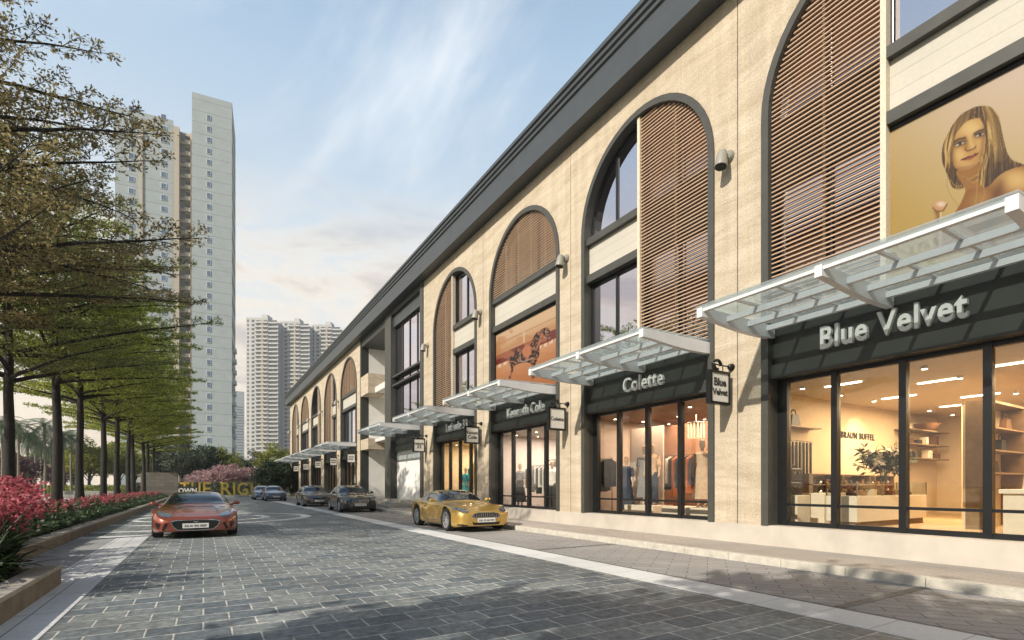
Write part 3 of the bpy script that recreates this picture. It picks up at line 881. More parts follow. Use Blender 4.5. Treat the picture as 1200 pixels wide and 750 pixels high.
# main glass-topped counter
t = thing('display_counter', (12.9, 5.5, .5), 'pale shop counter with a glass showcase top and lilies standing on it', 'counter')
m = MB(); m.bbox(11.3, 14.5, 5.25, 5.85, .62, 1.15, .01); m.build('cabinet', M['counter'], t)
m = MB(); m.box(11.35, 14.45, 5.3, 5.8, .5, .618); m.build('base', M['shelfwood'], t)
m = MB(); m.box(11.3, 14.5, 5.25, 5.262, 1.152, 1.43); m.box(11.3, 14.5, 5.838, 5.85, 1.152, 1.43); m.box(11.3, 11.312, 5.263, 5.837, 1.152, 1.43); m.box(14.488, 14.5, 5.263, 5.837, 1.152, 1.43); m.box(11.3, 14.5, 5.25, 5.85, 1.431, 1.445)
m.build('glass_case', M['showglass'], t)
m = MB()
for x in (11.3, 12.36, 13.42, 14.48):
    for y in (5.245, 5.84): m.box(x-.002, x+.022, y, y+.016, 1.15, 1.45)
m.build('case_frame', M['chrome'], t)
for i in range(7):
    x = 11.7+.42*i
    tag((lambda mm: (mm.bbox(x-.08, x+.08, 5.46, 5.62, 1.156, 1.156+.07+.03*(i % 3), .01), mm.build('jewellery_box', M[('leather', 'brownleather', 'cream')[i % 3]], loc=(x, 5.54, 1.156)))[1])(MB()),
        'little display box inside the glass topped counter', 'box', 'boxes in the glass counter')
# back counter with shelves and small goods
t = thing('back_counter', (14.0, 6.6, .5), 'long stepped back counter with open shelves below the wall lettering', 'counter')
m = MB(); m.bbox(12.0, 16.0, 6.25, YW-.02, .5, 1.2, .01); m.build('cabinet', M['counter'], t)
m = MB()
for z in (1.38, 1.62): m.box(12.0, 16.0, 6.5, YW-.02, z, z+.025)
for x in (12.0, 13.33, 14.66, 15.975): m.box(x, x+.025, 6.51, YW-.021, 1.2, 1.62)
m.build('shelf', M['shelfwood'], t)
k = 0
for z in (1.202, 1.407):
    for i in range(14):
        x = 12.14+.275*i
        mm = MB(); h = .07+.06*random.random()
        if (i+k) % 3: mm.lathe([(.035, 0), (.045, h*.5), (.02, h*.8), (.018, h)], (x, 6.56, z), 8)
        else: mm.bbox(x-.06, x+.06, 6.52, 6.62, z, z+h, .01)
        tag(mm.build('small_ware', M[('leather', 'chrome', 'brownleather')[i % 3]], loc=(x, 6.56, z)), 'small dark accessory on the back counter shelves', 'accessory', 'accessories on the back counter')
    k += 1
# stacked briefcases on a white pedestal at the left
t = thing('display_pedestal', (10.95, 6.45, .5), 'square white pedestal by the glass carrying two stacked black cases', 'pedestal')
m = MB(); m.bbox(10.75, 11.25, 6.15, 6.7, .5, 1.16, .01); m.build('body', M['counter'], t)
for k, l in enumerate(('black leather case lying at the bottom of the pair on the pedestal', 'black leather briefcase with handle on top of the pair on the pedestal')):
    z = 1.162+.3*k
    t = thing('briefcase', (11, 6.42, z), l, 'briefcase')
    m = MB(); m.bbox(10.78, 11.22, 6.3, 6.5, z, z+.29, .03); m.build('body', M['leather'], t)
    h = MB(); h.tube([(10.92, 6.4, z+.285), (10.93, 6.4, z+.35), (11.07, 6.4, z+.35), (11.08, 6.4, z+.285)], .013, 6); h.build('handle', M['leather'], t)
    b = MB(); b.box(10.9, 10.93, 6.29, 6.30, z+.15, z+.22); b.box(11.07, 11.1, 6.29, 6.30, z+.15, z+.22); b.build('clasp', M['chrome'], t)
# rail of dark belts on the wall
t = thing('belt_rack', (11.9, YW, 1.2), 'wall rack hung with a row of long black belts', 'rack')
m = MB(); m.tube([(11.3, YW-.12, 2.42), (12.6, YW-.12, 2.42)], .015, 6); m.build('rail', M['chrome'], t)
for i in range(9):
    m = MB(); x = 11.36+.148*i; m.bbox(x-.035, x+.035, YW-.135, YW-.10, 1.35, 2.40, .008); m.build('belt', M['leather'], t)
m = MB(); m.box(11.2, 12.7, YW-.3, YW-.002, 2.72, 2.75); tag(m.build('wall_shelf', M['shelfwood'], loc=(11.9, YW, 2.72)), 'short wall shelf with one black bag, above the belt rack', 'shelf')
bag_thing(11.75, YW-.16, 2.752, 'black box handbag alone on the short shelf above the belts', facing='y', w=.4, h=.26)
# three glass shelves with a bowl and boxes
for i, z in enumerate((2.15, 2.56, 2.97)):
    m = MB(); m.box(17.1, 19.7, YW-.42, YW-.002, z, z+.03)
    tag(m.build('glass_shelf', M['shelfwood'], loc=(18.4, YW-.2, z)), ('lowest of the three thin wall shelves behind the lilies', 'middle one of the three thin wall shelves behind the lilies', 'top wall shelf behind the lilies, carrying the woven bowl')[i], 'shelf')
m = MB(); m.lathe([(.16, 0), (.3, .12), (.36, .22), (.34, .22), (.28, .12), (.1, .03)], (18.6, YW-.22, 3.002), 18); tag(m.build('bowl', M['brownleather'], loc=(18.6, YW-.22, 3.0), smooth=True), 'wide woven bowl on the top wall shelf', 'bowl')
for i, (x, z, w, h) in enumerate(((17.5, 2.592, .2, .16), (18.0, 2.592, .3, .12), (18.5, 2.592, .16, .22), (19.2, 2.592, .2, .3), (17.6, 2.182, .25, .15), (18.7, 2.182, .3, .26), (19.3, 2.182, .2, .18))):
    m = MB(); m.bbox(x-w/2, x+w/2, YW-.3, YW-.12, z, z+h, .01); tag(m.build('gift_box', M[('brownleather', 'leather', 'counter')[i % 3]], loc=(x, YW-.2, z)), 'small box standing on the wall shelves behind the lilies', 'box', 'boxes on the wall shelves')
# column
m = MB(); m.bbox(17.0, 17.4, 5.1, 5.4, .5, 3.52, .01); m.build('interior_column', M['cream'], ARC)
# display cabinet to the right
t = thing('display_cabinet', (14.2, 4.1, .5), 'dark framed open cabinet with bags on two shelves, right of the lilies', 'cabinet')
m = MB(); m.box(13.1, 15.1, 4.1, 4.14, .5, 3.0); m.build('back_panel', M['cream'], t)
m = MB(); m.box(13.1, 13.14, 3.72, 4.099, .5, 3.0); m.box(15.06, 15.1, 3.72, 4.099, .5, 3.0); m.box(13.1, 15.1, 3.72, 4.099, 3.001, 3.05); m.build('frame', M['shelfwood'], t)
m = MB(); 
for z in (1.6, 2.05, 2.5): m.box(13.141, 15.059, 3.72, 4.098, z, z+.03)
m.build('shelf', M['shelfwood'], t)
for i, (x, z, l) in enumerate(((13.6, 2.532, 'black handbag on the top shelf of the dark cabinet, left one'), (14.6, 2.532, 'brown handbag on the top shelf of the dark cabinet'), (13.5, 2.082, 'brown handbag on the middle shelf of the dark cabinet'), (14.3, 2.082, 'black handbag on the middle shelf of the dark cabinet'), (13.8, 1.632, 'wide black handbag on the bottom shelf of the dark cabinet'))):
    bag_thing(x, 3.9, z, l, col='leather' if 'black' in l else 'brownleather', facing='y', w=.5 if 'wide' in l else .36)
t = thing('display_table', (13, 3.0, .5), 'white display table with open shelf near the right edge, carrying a tan bag', 'table')
m = MB(); m.bbox(12.0, 13.8, 2.7, 3.3, 1.22, 1.30, .01); m.build('table_top', M['counter'], t)
m = MB(); m.box(12.05, 12.15, 2.75, 3.25, .5, 1.219); m.build('leg', M['counter'], t)
m = MB(); m.box(13.65, 13.75, 2.75, 3.25, .5, 1.219); m.build('leg', M['counter'], t)
m = MB(); m.box(12.151, 13.649, 2.75, 3.25, .85, .89); m.build('shelf', M['counter'], t)
bag_thing(12.5, 3.0, 1.302, 'tan handbag on the white display table at the right edge', col='cloth_tan', facing='y', w=.42, h=.3)
bag_thing(13.2, 3.0, .892, 'dark handbag under the top of the white display table', col='leather', facing='y', w=.4, h=.22)
# lilies
t = thing('lily_vase', (13.0, 5.5, 1.446), 'tall glass vase of white lilies on the glass counter', 'vase')
m = MB(); m.lathe([(.07, 0), (.08, .02), (.07, .2), (.09, .38), (.085, .38), (.065, .2), (.06, .03)], (13.0, 5.5, 1.446), 14); m.build('vase', M['showglass'], t, smooth=True)
rng = np.random.default_rng(5)
m = MB()
P = []; FP = []
for i in range(26):
    a = rng.random()*2*PI; r = .12+.42*rng.random(); h = .35+.38*rng.random()
    e = (13.0+r*math.cos(a), 5.5+r*math.sin(a), 1.46+h); m.tube([(13, 5.5, 1.46), (13+.3*r*math.cos(a), 5.5+.3*r*math.sin(a), 1.46+h*.6), e], .006, 4)
    (FP if i % 2 else P).append(e); P.append((e[0]*.6+13*.4, e[1]*.6+5.5*.4, e[2]-.12))
m.build('stems', M['darkleaf'], t)
P = np.repeat(np.array(P), 12, 0); P = P+rng.normal(size=P.shape)*.05-np.array([13.0, 5.5, 1.446])
np_quads('leaves', leaf_quads(rng, P, .2, .05), M['darkleaf'], t)
FP = np.repeat(np.array(FP), 9, 0)-np.array([13.0, 5.5, 1.446])
np_quads('blossoms', leaf_quads(rng, FP, .22, .085), M['lily'], t)

# wall-wash spots of the counter shop
for (x, y, tx, ty, tz, e) in ((14.6, YW-1.1, 15.0, YW, 2.3, 130), (18.3, YW-1.2, 18.4, YW, 2.4, 150), (12.0, YW-1.0, 12.0, YW, 1.9, 90), (14.0, 3.0, 14.0, 4.1, 2.0, 110)):
    l = bpy.data.lights.new('wall_wash_spot', 'SPOT'); l.energy = e; l.color = (1, .74, .44); l.spot_size = R(70); l.spot_blend = .6; l.shadow_soft_size = .04
    lo = bpy.data.objects.new('wall_wash_spot', l); COL.objects.link(lo); lo.location = Vector((x, y, 3.42))-ORG[ARC]; lo.rotation_euler = (Vector((x, y, 3.42))-Vector((tx, ty, tz))).to_track_quat('Z', 'Y').to_euler(); lo.parent = ARC
# shelving against the back wall, full of goods
t = thing('shelf_unit', (19.8, 3.6, .5), 'tall dark shelf unit full of boxes on the back wall of the counter shop', 'shelf unit')
m = MB(); m.box(19.5, 19.95, 1.6, 1.66, .5, 3.2); m.box(19.5, 19.95, 5.3, 5.36, .5, 3.2); m.box(19.5, 19.95, 3.4, 3.46, .5, 3.2); m.build('upright', M['shelfwood'], t)
m = MB()
for z in (.6, 1.1, 1.6, 2.1, 2.6, 3.1): m.box(19.501, 19.949, 1.661, 3.399, z, z+.03); m.box(19.501, 19.949, 3.461, 5.299, z, z+.03)
m.build('shelf', M['shelfwood'], t)
for z in (.63, 1.13, 1.63, 2.13, 2.63):
    for y in np.arange(1.9, 5.2, .42):
        if abs(y-3.43) < .2: continue
        m = MB(); h = random.uniform(.16, .36); w_ = random.uniform(.11, .17); m.bbox(19.6, 19.85, y-w_, y+w_, z+.001, z+h, .015)
        tag(m.build('boxed_ware', M[random.choice(('leather', 'brownleather', 'cloth_tan', 'counter', 'cloth_rust'))], loc=(19.7, float(y), z)), 'boxed bag or ware standing on the tall shelf unit of the counter shop', 'box', 'wares on the tall shelf unit')

# ---- mannequins
def mannequin(x, y, z, rz, label, top='cloth_tan', bottom='cloth_tan', dress=True, H=1.78):
    t = thing('mannequin', (x, y, z), label, 'mannequin', 'dressed mannequins in the shop windows', rz)
    o = ORG[t]; ORG[t] = Vector((0, 0, 0)); s = H/1.78
    m = MB(); m.lathe([(.16, 0), (.16, .012), (.02, .016), (.018, .06)], (0, 0, 0), 18); m.build('stand', M['chrome'], t, smooth=True)
    b = MB()
    # one continuous body: legs, torso, neck, head
    b.lathe([(.001, .86*s), (.15*s, .87*s), (.165*s, .95*s), (.125*s, 1.1*s), (.15*s, 1.3*s), (.17*s, 1.4*s), (.10*s, 1.47*s), (.05*s, 1.50*s), (.048*s, 1.56*s), (.07*s, 1.60*s), (.083*s, 1.68*s), (.07*s, 1.76*s), (.02*s, 1.785*s), (.001, 1.787*s)], (0, 0, 0), 16, sx=1, sy=.68)
    for q in (-1, 1):
        b.tube([(q*.085, 0, .9*s), (q*.085, .01, .5*s), (q*.085, 0, .09*s), (q*.085, -.1, .03)], [.085, .06, .038, .035], 10)
        b.tube([(q*.165, 0, 1.40*s), (q*.215, .01, 1.13*s), (q*.225, -.06, .9*s), (q*.22, -.09, .82*s)], [.05, .04, .028, .026], 8)
    b.build('body', M['skin'], t, smooth=True)
    g = MB()
    g.lathe([(.158*s, .9*s), (.172*s, .96*s), (.135*s, 1.1*s), (.158*s, 1.3*s), (.178*s, 1.4*s), (.11*s, 1.475*s)], (0, 0, 0), 20, sx=1.03, sy=.74)
    for q in (-1, 1): g.tube([(q*.15, 0, 1.42*s), (q*.205, .01, 1.16*s)], [.072, .062], 10)
    g.build('top', M[top], t, smooth=True)
    k = MB()
    if dress:
        n = 40; V = []; F = []
        pr = [(.14, 1.1), (.18, .95), (.2, .7), (.24, .4), (.29, .22)]
        for r, h in pr:
            for i in range(n):
                a = 2*PI*i/n; rr = r*s*(1+.07*math.sin(a*7)*(1.1-h)); V.append((rr*math.cos(a), rr*.75*math.sin(a), h*s))
        for j in range(len(pr)-1):
            for i in range(n): F.append((j*n+i, j*n+(i+1) % n, (j+1)*n+(i+1) % n, (j+1)*n+i))
        k.add(V, F); k.build('skirt', M[bottom], t, smooth=True)
    else:
        for q in (-1, 1): k.tube([(q*.085, 0, .97*s), (q*.09, .01, .5*s), (q*.09, 0, .07*s)], [.105, .085, .075], 12)
        k.build('trousers', M[bottom], t, smooth=True)
    ORG[t] = o

c = CB[1]
room(c, 2.88, 15.5, M['palewall'], M['redwood'], M['redwood'], lamps=(4, 4), power=420, lcol=(1, .66, .42))
m = MB(); m.box(11.9, 11.96, 10.9, 12.3, .5, 3.2); m.box(12.6, 12.66, 7.6, 9.3, .5, 3.3); m.build('display_screen', M['palewall'], ARC)
m = MB(); m.box(13.5, 13.6, 9.4, 12.7, .5, 3.4); m.build('timber_screen', M['redwood'], ARC)
def plinth(x0, x1, y0, y1, label, h=.3):
    m = MB(); m.bbox(x0, x1, y0, y1, .5, .5+h, .01); tag(m.build('display_platform', M['counter'], loc=((x0+x1)/2, (y0+y1)/2, .5)), label, 'platform')
plinth(10.75, 11.8, 8.3, 9.9, 'low white platform under the mannequin in the long tan dress'); plinth(10.9, 11.75, 10.35, 11.5, 'low white platform under the pair of mannequins')
mannequin(11.25, 8.95, .8, R(-70), 'mannequin in a long tan dress at the right of its window', 'cloth_tan', 'cloth_tan')
mannequin(11.3, 10.75, .8, R(-70), 'mannequin in tan top and navy trousers, front one of a pair', 'cloth_tan', 'cloth_navy', dress=False)
mannequin(11.45, 11.2, .8, R(-60), 'mannequin in a grey top and long grey skirt, rear one of a pair', 'cloth_grey', 'cloth_grey')
mannequin(11.25, 11.78, .5, R(-60), 'mannequin all in navy standing on the floor behind a mullion', 'cloth_navy', 'cloth_navy')
def clothes_rail(x, y0, y1, label, cols, z=.5, h=1.75, drop=1.0):
    t = thing('clothes_rail', (x, (y0+y1)/2, z), label, 'clothes rail')
    m = MB(); m.tube([(x, y0, z), (x, y0, z+h), (x, y1, z+h), (x, y1, z)], .016, 6); m.tube([(x-.22, y0, z+.015), (x+.22, y0, z+.015)], .016, 6); m.tube([(x-.22, y1, z+.015), (x+.22, y1, z+.015)], .016, 6)
    m.build('rail', M['black'], t)
    n = int((y1-y0)/.13)
    for i in range(n):
        y = y0+.08+.13*i; d = drop*(.75+.4*random.random()); g = MB(); w = .2+.04*random.random()
        g.add([(x-.04, y, z+h-.03), (x+.04, y, z+h-.03), (x+w, y-.03, z+h-.13), (x+w*.9, y-.045, z+h-d), (x-w*.9, y+.045, z+h-d), (x-w, y+.03, z+h-.13),
               (x-.04, y+.05, z+h-.03), (x+.04, y+.05, z+h-.03), (x+w, y+.03, z+h-.13), (x+w*.9, y+.05, z+h-d), (x-w*.9, y+.095, z+h-d), (x-w, y+.07, z+h-.13)],
              [(0,1,2,3,4,5), (11,10,9,8,7,6)]+[(k, k+6, (k+1) % 6+6, (k+1) % 6) for k in range(6)])
        g.build('garment', M[cols[i % len(cols)]], t)
clothes_rail(13.2, 7.6, 9.2, 'long rail of dark and tan clothes at the back of the mannequin shop', ['cloth_black', 'cloth_tan', 'cloth_navy', 'cloth_grey'], h=1.9, drop=1.2)
clothes_rail(12.4, 10.0, 11.9, 'rail of navy and rust clothes between the screens of the mannequin shop', ['cloth_navy', 'cloth_rust', 'cloth_black', 'cloth_white'], h=1.8, drop=1.1)
clothes_rail(11.0, 12.15, 12.8, 'short rail of black clothes at the left end of the mannequin shop', ['cloth_black', 'cloth_black', 'cloth_grey'])
# chandelier
t = thing('chandelier', (12.3, 10.0, 3.52), 'glass drop chandelier hanging among the mannequins', 'chandelier')
m = MB(); m.tube([(12.3, 10, 3.52), (12.3, 10, 3.25)], .012, 6); m.lathe([(.02, 3.25), (.25, 3.22), (.25, 3.19), (.02, 3.18)], (12.3, 10, 0), 18); m.build('frame', M['chrome'], t)
for r, n in ((.22, 14), (.13, 9)):
    for i in range(n):
        m = MB(); a = 2*PI*i/n; m.tube([(12.3+r*math.cos(a), 10+r*math.sin(a), 3.18), (12.3+r*math.cos(a), 10+r*math.sin(a), 2.75)], .016, 6); m.build('glass_drop', M['lily'], t)

c = CB[2]
room(c, 2.88, 15.0, M['palewall'], M['palewall'], M['brownwall'], lamps=(4, 4), power=420, lcol=(1, .80, .66))
m = MB(); m.box(13.2, 13.3, 14.2, 17.8, .5, 2.0); m.build('display_screen', M['brownwall'], ARC)
clothes_rail(11.6, 16.2, 17.9, 'long rail of white and dark clothes in the shop under the horse poster', ['cloth_white', 'cloth_black', 'cloth_white', 'cloth_grey'], h=1.7)
clothes_rail(12.2, 13.9, 15.2, 'rail of grey and tan clothes at the right of the shop under the horse poster', ['cloth_grey', 'cloth_tan', 'cloth_black'])
mannequin(11.1, 15.5, .5, R(-60), 'mannequin in a white shirt and black trousers in the shop under the horse poster', 'cloth_white', 'cloth_black', dress=False)
mannequin(11.2, 14.0, .5, R(-60), 'mannequin in a black dress at the right of the shop under the horse poster', 'cloth_black', 'cloth_black')
clothes_rail(13.0, 14.0, 18.4, 'long back rail of black and white clothes in the shop under the horse poster', ['cloth_black', 'cloth_white', 'cloth_grey', 'cloth_black', 'cloth_tan'], h=2.0, drop=1.3)
mannequin(11.0, 17.6, .5, R(-60), 'mannequin in a grey dress at the left of the shop under the horse poster', 'cloth_grey', 'cloth_black')
c = CB[3]
room(c, 2.85, 15.0, M['cream'], M['cream'], M['woodfloor'], lamps=(4, 4), power=420, lcol=(1, .76, .48))
clothes_rail(11.2, 20.2, 22.2, 'rail of rust and yellow clothes in the narrow lit shop behind the golden car', ['cloth_rust', 'cloth_yellow', 'cloth_navy', 'cloth_pink', 'cloth_white'], h=2.0, drop=1.2)
clothes_rail(12.0, 21.6, 24.0, 'rail of blue and teal clothes in the narrow lit shop behind the golden car', ['cloth_blue', 'cloth_teal', 'cloth_white', 'cloth_navy'], h=1.9, drop=1.2)
mannequin(11.0, 22.6, .5, R(-60), 'mannequin in a teal dress in the narrow shop behind the golden car', 'cloth_teal', 'cloth_teal')
for k in range(5):
    room(CL[k], 2.9, 14.5, M['brownwall'], M['brownwall'], M['brownwall'], lamps=(2, 3), power=70, lcol=(1, .7, .42))

# ================================================================== posters (printed pictures)
M['print'] = attrmat('printed_poster', .35)
def srgb(c): return tuple(((v/255)/12.92 if v/255 <= .04045 else ((v/255+.055)/1.055)**2.4) for v in c)
def inpoly(P, x, y):
    r = np.zeros(x.shape, bool); n = len(P)
    for i in range(n):
        (xa, ya), (xb, yb) = P[i], P[(i+1) % n]
        if ya == yb: continue
        c_ = ((ya > y) != (yb > y)) & (x < (xb-xa)*(y-ya)/(yb-ya)+xa)
        r ^= c_
    return r
def smooth_poly(P, k=4):
    out = []; n = len(P)
    for i in range(n):
        p0, p1, p2, p3 = [np.array(P[(i+j-1) % n], float) for j in range(4)]
        for s in range(k):
            t = s/k
            out.append(tuple(.5*((2*p1)+(-p0+p2)*t+(2*p0-5*p1+4*p2-p3)*t*t+(-p0+3*p1-3*p2+p3)*t**3)))
    return out
def poster(name, y0, y1, z0, z1, x, ny, nz, paint, to_px, label):
    """flat printed board on the facade; paint(X, Y) gets picture coordinates"""
    ys = np.linspace(y1, y0, ny+1); zs = np.linspace(z0, z1, nz+1)
    YY, ZZ = np.meshgrid(ys, zs)
    PX, PY = to_px(YY, ZZ, x)
    colr = paint(PX, PY, YY, ZZ)
    t = thing(name, (x, (y0+y1)/2, z0), label, 'poster')
    V = np.stack([np.full(YY.size, -.0), YY.ravel()-(y0+y1)/2, ZZ.ravel()-z0], 1)
    idx = np.arange(YY.size).reshape(YY.shape)
    F = np.stack([idx[:-1, :-1].ravel(), idx[:-1, 1:].ravel(), idx[1:, 1:].ravel(), idx[1:, :-1].ravel()], 1)
    me = bpy.data.meshes.new('print'); me.from_pydata(V.tolist(), [], F.tolist())
    a = me.color_attributes.new('print', 'FLOAT_COLOR', 'POINT')
    g_ = colr.mean(2, keepdims=True); 
    lin = np.where(colr/255 <= .04045, colr/255/12.92, ((np.clip(colr, 0, 255)/255+.055)/1.055)**2.4)
    lin = lin*np.array([.47, .49, .53])
    a.data.foreach_set('color', np.concatenate([lin.reshape(-1, 3), np.ones((YY.size, 1))], 1).astype(np.float32).ravel())
    link_mesh('print', me, M['print'], t)
    b = MB(); b.box(x+.004, x+.06, y0, y1, z0, z1); b.build('backing_board', M['dark'], t)
    b = MB()
    for s in ((y0-.0, y0+.05, z0, z1), (y1-.05, y1, z0, z1)): b.box(x-.03, x+.003, s[0], s[1], s[2], s[3])
    b.box(x-.031, x+.0031, y0, y1, z1-.06, z1); b.build('frame', M['black'], t)
def px_map(ox, oy, sc_):
    def f(Y, Z, x):
        dx = 818.3/(Y/x+.6033); X = 238+dx; Yp = 570-(Z-1.35)*dx*.8563/x
        return (X-ox)*sc_, (Yp-oy)*sc_
    return f
def vnoise(x, y, s, seed=0):
    rg = np.random.default_rng(seed); g = rg.random((64, 64))
    xs, ys = x/s, y/s; xi = np.floor(xs).astype(int); yi = np.floor(ys).astype(int); fx = xs-xi; fy = ys-yi
    fx = fx*fx*(3-2*fx); fy = fy*fy*(3-2*fy); q = lambda a, b: g[a % 64, b % 64]
    return (q(xi, yi)*(1-fx)+q(xi+1, yi)*fx)*(1-fy)+(q(xi, yi+1)*(1-fx)+q(xi+1, yi+1)*fx)*fy
def lerp(a, b, t): return a+(np.array(b, float)-a)*t[..., None]
def soft(d, w): return 1/(1+np.exp(d/w))
def seg_d(x, y, a, b):
    ax, ay = a; bx, by = b; t = np.clip(((x-ax)*(bx-ax)+(y-ay)*(by-ay))/((bx-ax)**2+(by-ay)**2), 0, 1)
    return np.hypot(x-ax-t*(bx-ax), y-ay-t*(by-ay))
def line(col_, x, y, pts, w, c_, a=1.0):
    d = np.full(x.shape, 1e9)
    for p, q in zip(pts[:-1], pts[1:]): d = np.minimum(d, seg_d(x, y, p, q))
    return lerp(col_, c_, a*soft(d-w, max(.6, w*.3)))
def fill(col_, x, y, P, c_, a=1.0):
    m = inpoly(smooth_poly(P), x, y).astype(float)
    return lerp(col_, c_, m*a)

def portrait(x, y, YY, ZZ):
    base = np.zeros(x.shape+(3,)); t = np.clip((y+100)/850, 0, 1)
    base[:] = (232, 205, 178); base = lerp(base, (206, 172, 96), t)
    base = lerp(base, (190, 152, 70), np.clip((300-x)/700, 0, 1)*t)
    hair_d, hair_m, hair_l = (58, 36, 12), (138, 92, 32), (232, 196, 118)
    # back hair falling behind the shoulder
    c_ = fill(base, x, y, [(440,112),(482,124),(516,165),(530,230),(545,300),(562,362),(592,408),(650,432),(700,446),(700,470),(600,462),(545,490),(500,545),(440,600),(395,560),(300,565),(262,560),(238,500),(212,440),(203,390),(214,318),(245,250),(290,180),(340,140),(392,117)], hair_m)
    hm = inpoly(smooth_poly([(440,112),(482,124),(516,165),(530,230),(545,300),(562,362),(592,408),(650,432),(700,446),(700,470),(600,462),(545,490),(500,545),(440,600),(395,560),(300,565),(262,560),(238,500),(212,440),(203,390),(214,318),(245,250),(290,180),(340,140),(392,117)]), x, y)
    uu = (x-402)/(46+150*np.tanh((np.clip(y, 90, None)-85)/150))+.05*vnoise(x, y, 70, 11)
    st = .55*vnoise(uu*420, y*.10, 13, 3)+.45*vnoise(uu*900, y*.16, 13, 4)
    hs = lerp(lerp(np.zeros(x.shape+(3,))+np.array(hair_d, float), hair_m, np.clip(st*2.3-.45, 0, 1)), hair_l, np.clip(st*3.4-1.75, 0, 1))
    hs = lerp(hs, hair_l, .35*soft(np.abs(uu+.62)-.12, .06)*(y < 420)); hs = lerp(hs, hair_l, .45*soft(np.abs(uu-.62)-.10, .05)*(y < 420))
    dk = np.clip((y-340)/150, 0, 1)*np.clip((x-430)/50, 0, 1)*.8
    hs = lerp(hs, hair_d, dk); hs = lerp(hs, hair_d, .6*soft(np.abs(uu)-.10, .05)*np.clip((230-y)/120, 0, 1))
    hs = lerp(hs, hair_d, .7*soft(np.hypot((x-300)/60, (y-500)/60)-1, .25))
    c_ = np.where(hm[..., None], hs, c_)
    # neck, shoulder, chest
    skin, skin_l, skin_d = (196, 138, 62), (240, 196, 118), (96, 52, 16)
    c_ = fill(c_, x, y, [(285,470),(400,430),(425,480),(440,560),(470,600),(420,720),(250,760),(300,660),(335,575),(318,545)], (168, 112, 46))
    sh = inpoly(smooth_poly([(425,560),(480,530),(530,488),(590,458),(700,446),(760,560),(760,900),(200,900),(270,720),(318,640),(345,575)]), x, y)
    s1 = soft(np.hypot((x-610)/110, (y-520)/60)-1, .28); s2 = soft(np.hypot((x-430)/70, (y-640)/60)-1, .3)
    sk = lerp(np.zeros(x.shape+(3,))+np.array((150, 94, 34), float), skin_l, np.maximum(s1*.95, s2*.35))
    sk = lerp(sk, skin_d, .8*soft(np.abs(x-520+(y-560)*.25)-24, 14)*soft(520-y, 20)); sk = lerp(sk, skin_d, .8*np.clip((y-590)/110, 0, 1)*np.clip((x-560)/60, 0, 1))
    c_ = np.where(sh[..., None], sk, c_)
    for o_ in (0, 28): c_ = line(c_, x, y, [(440-o_, 430+o_), (430-o_*1.2, 520), (440-o_*1.6, 600), (415-o_, 660)], 2.4, (205, 160, 90), .6)
    # face
    FP_ = [(372,186),(418,182),(436,212),(446,280),(441,340),(428,385),(402,428),(362,455),(312,466),(278,452),(263,412),(258,350),(276,275),(316,218)]
    fm = inpoly(smooth_poly(FP_), x, y)
    f = np.zeros(x.shape+(3,))+np.array((206, 154, 78), float)
    f = lerp(f, (244, 206, 132), .9*soft(np.hypot((x-365)/58, (y-238)/45)-1, .3))
    f = lerp(f, (240, 198, 122), .85*soft(np.hypot((x-300)/34, (y-385)/34)-1, .3)); f = lerp(f, (236, 190, 112), .8*soft(np.hypot((x-418)/22, (y-330)/34)-1, .3))
    f = lerp(f, (242, 202, 128), .8*soft(seg_d(x, y, (352, 285), (372, 335))-9, 5)); f = lerp(f, (236, 190, 116), .8*soft(np.hypot((x-345)/36, (y-440)/14)-1, .3))
    f = lerp(f, (128, 76, 28), .75*soft(seg_d(x, y, (335, 290), (336, 345))-5, 6)); f = lerp(f, (120, 70, 26), .6*soft(seg_d(x, y, (262, 320), (268, 440))-7, 7))
    f = lerp(f, (110, 64, 24), .65*soft(seg_d(x, y, (440, 230), (420, 400))-6, 7)); f = lerp(f, (120, 70, 28), .6*soft(seg_d(x, y, (290, 460), (400, 440))-6, 6))
    c_ = np.where(fm[..., None], f, c_)
    for (ex, ey, w, an) in ((303, 322, 31, -.34), (413, 272, 27, -.34)):
        u = (x-ex)*math.cos(an)+(y-ey)*math.sin(an); v = -(x-ex)*math.sin(an)+(y-ey)*math.cos(an)
        c_ = lerp(c_, (110, 64, 26), .75*soft(np.hypot(u/(w*1.25), (v+3)/17)-1, .2))
        c_ = lerp(c_, (226, 204, 160), soft(np.hypot(u/w, v/8.5)-1, .1))
        c_ = lerp(c_, (36, 26, 14), soft(np.hypot((u-2)/9, (v+1)/9)-1, .12)*(np.abs(v) < 9.5))
        c_ = lerp(c_, (28, 16, 8), soft(np.abs(v+8.5-(u/w)**2*5)-2.6, .9)*(np.abs(u) < w*1.15))
        c_ = lerp(c_, (60, 36, 16), .8*soft(np.abs(v-8+(u/w)**2*5)-1.2, .8)*(np.abs(u) < w))
    c_ = line(c_, x, y, [(268, 312), (296, 296), (332, 288)], 4.5, (58, 34, 14), .9); c_ = line(c_, x, y, [(382, 266), (408, 250), (434, 243)], 4.5, (58, 34, 14), .9)
    c_ = line(c_, x, y, [(332, 352), (345, 361), (362, 356), (386, 345), (391, 335)], 3.2, (92, 48, 18), .9)
    c_ = fill(c_, x, y, [(310,410),(330,396),(352,388),(368,386),(386,374),(405,371),(396,386),(372,402),(342,412)], (150, 66, 38))
    c_ = line(c_, x, y, [(311, 410), (345, 398), (372, 391), (404, 372)], 2.4, (62, 22, 12), 1)
    c_ = line(c_, x, y, [(338, 408), (365, 400), (385, 388)], 2.2, (220, 140, 96), .7)
